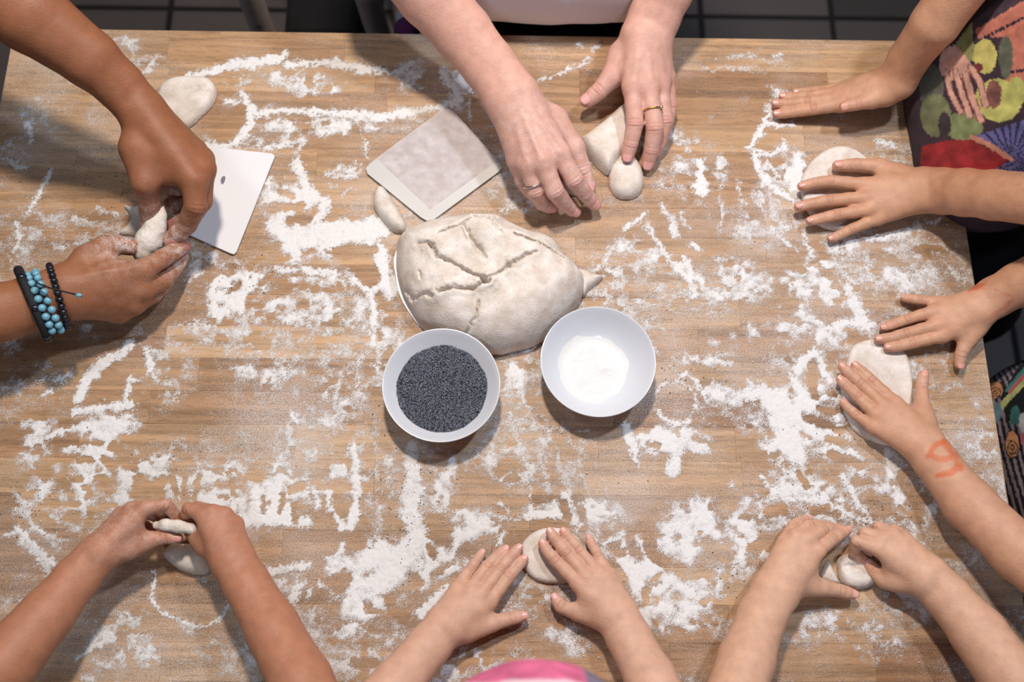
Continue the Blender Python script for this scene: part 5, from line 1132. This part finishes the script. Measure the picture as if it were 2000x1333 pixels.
def tube_loop(name, pts, r, m, parent, closed=True, seg=6):
    P = np.array(pts); n = len(P); V = []; Q = []
    for i in range(n):
        t = _n(P[(i + 1) % n] - P[i - 1]) if closed or 0 < i < n - 1 else _n(P[min(n - 1, i + 1)] - P[max(0, i - 1)])
        x = _n(np.cross(t, (.3, .2, .9))); y = np.cross(t, x)
        for k in range(seg):
            a = 6.2832 * k / seg; V.append(P[i] + (x * math.cos(a) + y * math.sin(a)) * r)
    for i in range(n if closed else n - 1):
        for k in range(seg):
            j = (i + 1) % n; Q.append((i * seg + k, i * seg + (k + 1) % seg, j * seg + (k + 1) % seg, j * seg + k))
    return link(name, mesh_np(name, np.array(V), np.array(Q)), m, parent)
def ell_pts(fr, n, a0=0, a1=2 * math.pi, grow=1.0):
    c, u, v, ru, rv = fr
    return [c + u * math.cos(t) * ru * grow + v * math.sin(t) * rv * grow for t in np.linspace(a0, a1, n, endpoint=abs(a1 - a0) < 6.2)]
def bracelet(label, p0, p1, flat, r, nb, kind, rows=1, group='bracelets on the left wrist'):
    fr = loop_frame(p0, p1, 0, flat)
    root = empty('bracelet', label, 'bracelet', group)
    ax = _n(np.cross(fr[1], fr[2]))
    pts = ell_pts(fr, 48); tube_loop('cord', pts, r * (.95 if kind == 'cord' else .45), CORD, root)
    for i in range(nb):
        t = 2 * math.pi * (i + .5) / nb
        if kind == 'turq' and not (0.05 < t < math.pi - .05 + .2): continue
        if kind == 'cord' and i % 4: continue
        for row in range(rows):
            q = fr[0] + fr[1] * math.cos(t + row * math.pi / nb) * fr[3] * 1.02 + fr[2] * math.sin(t + row * math.pi / nb) * fr[4] * 1.04 + ax * (row - (rows - 1) / 2) * r * 1.9
            o = link('bead', bead_t if kind == 'turq' else bead_d, None, root); o.location = q; o.scale = (r, r, r)
    return root
bracelet('dark braided cord bracelet farthest from the hand on the brown wrist', (38,532,9.0), (92,656,8.4), .80, .0056, 26, 'cord')
bracelet('bracelet with two rows of turquoise beads in the middle of the stack', (64,540,9.0), (112,650,8.4), .84, .0044, 22, 'turq', 2)
bracelet('single strand of dark round beads nearest the hand', (98,524,8.8), (132,636,8.2), .80, .0042, 30, 'dark')
bt = empty('bracelet_tie', 'thin dark tie cord with a blue end bead lying over the wrist', 'cord')
tube_loop('cord', [at(70,552,13.2 / 100), at(95,562,13.3 / 100), at(125,570,12.9 / 100), at(150,576,12.4 / 100), at(160,580,12.1 / 100)], .0011, CORD, bt, closed=False)
o = link('bead', bead_t, None, bt); o.location = at(154,577,12.4 / 100); o.scale = (.0036, .0024, .0024)
def ring(label, arm, finger, seg, t, m, stone=None, r=.0011, gs=1.06):
    s = ARMS[arm]; P = [at(x, y, z / 100.) for x, y, z in s[finger]]; dr = DEF_R[s.get('kind', 'child')]['f']
    c = P[seg] * (1 - t) + P[seg + 1] * t; R = (dr[seg] * (1 - t) + dr[seg + 1] * t) * s.get('rs', 1) * mpp(c) * .97 * gs
    ax = _n(P[seg + 1] - P[seg]); u = _n(np.cross(ax, (0, 0, 1))); v = np.cross(u, ax)
    root = empty('finger_ring', label, 'ring')
    tube_loop('band', [c + (u * math.cos(a) + v * math.sin(a)) * R for a in np.linspace(0, 6.2832, 40, endpoint=False)], r, m, root)
    if stone is not None:
        q = c + (u * math.cos(stone) + v * math.sin(stone)) * R * 1.08
        ball('stone', q, .0024, SILVER, root)
ring("thin gold ring with a small stone on the woman's flat pressing hand", 'woman_l', 'middle', 0, .52, GOLD, 0.3 if False else 2.4)
ring("silver ring on the woman's bent hand beside the scraper", 'woman_r', 'ring', 0, .72, SILVER, None, .0014)

# ------------------------------------------------------------------ chair behind the table
chm = simple('pale_painted_wood', lin(226, 212, 206), .6, .1, 50); dark = cloth('black_upholstery', lin(14, 15, 20))
ch = empty('chair', 'dark-seated chair with pale legs standing behind the table', 'chair')
def stick(name, a, b, r, parent, m):
    v, q = coarse([(np.array(a), np.array(b), r, r * .85)], .006, 0); return link(name, mesh_np(name, v, q), m, parent)
x0, x1 = at(505, 30, -.25)[0], at(722, 30, -.25)[0]; y0 = at(600, 40, -.25)[1] 
for x, dx in ((x0, 0), (x1, .05)):
    stick('leg', (x + dx, y0 + .02, .03), (x, y0, 0.62), .023, ch, chm); stick('leg', (x, y0 + .36, .03), (x, y0 + .36, .46), .02, ch, chm)
bm_obj('seat', tri_fan_box((x0 + .03, y0 + .01, .44), (x1 - .03, y0 + .38, .48), .01), dark, ch)
bm_obj('seat_skirt', tri_fan_box((x0 + .025, y0 + .015, .16), (x1 - .025, y0 + .37, .44), .01), dark, ch)

# purple and white cloth hanging over the chair beside the woman
pc = empty('folded_cloth', "purple and white cloth hanging behind the table beside the woman's forearm", 'cloth')
c0 = at(794, 58, -.12); c1_ = at(790, 34, -.12)
v, q = coarse([(c0 - np.array((0, 0, .16)), c0, .024, .020)], .004, .004, None, .0015); link('purple_fold', mesh_np('purple_fold', v, q), cloth('purple_cotton', lin(112, 52, 104)), pc)
v, q = coarse([(c1_ - np.array((0, 0, .16)), c1_, .018, .015)], .004, .004, None, .0015); link('white_fold', mesh_np('white_fold', v, q), cloth('white_cotton', lin(206, 206, 216)), pc)
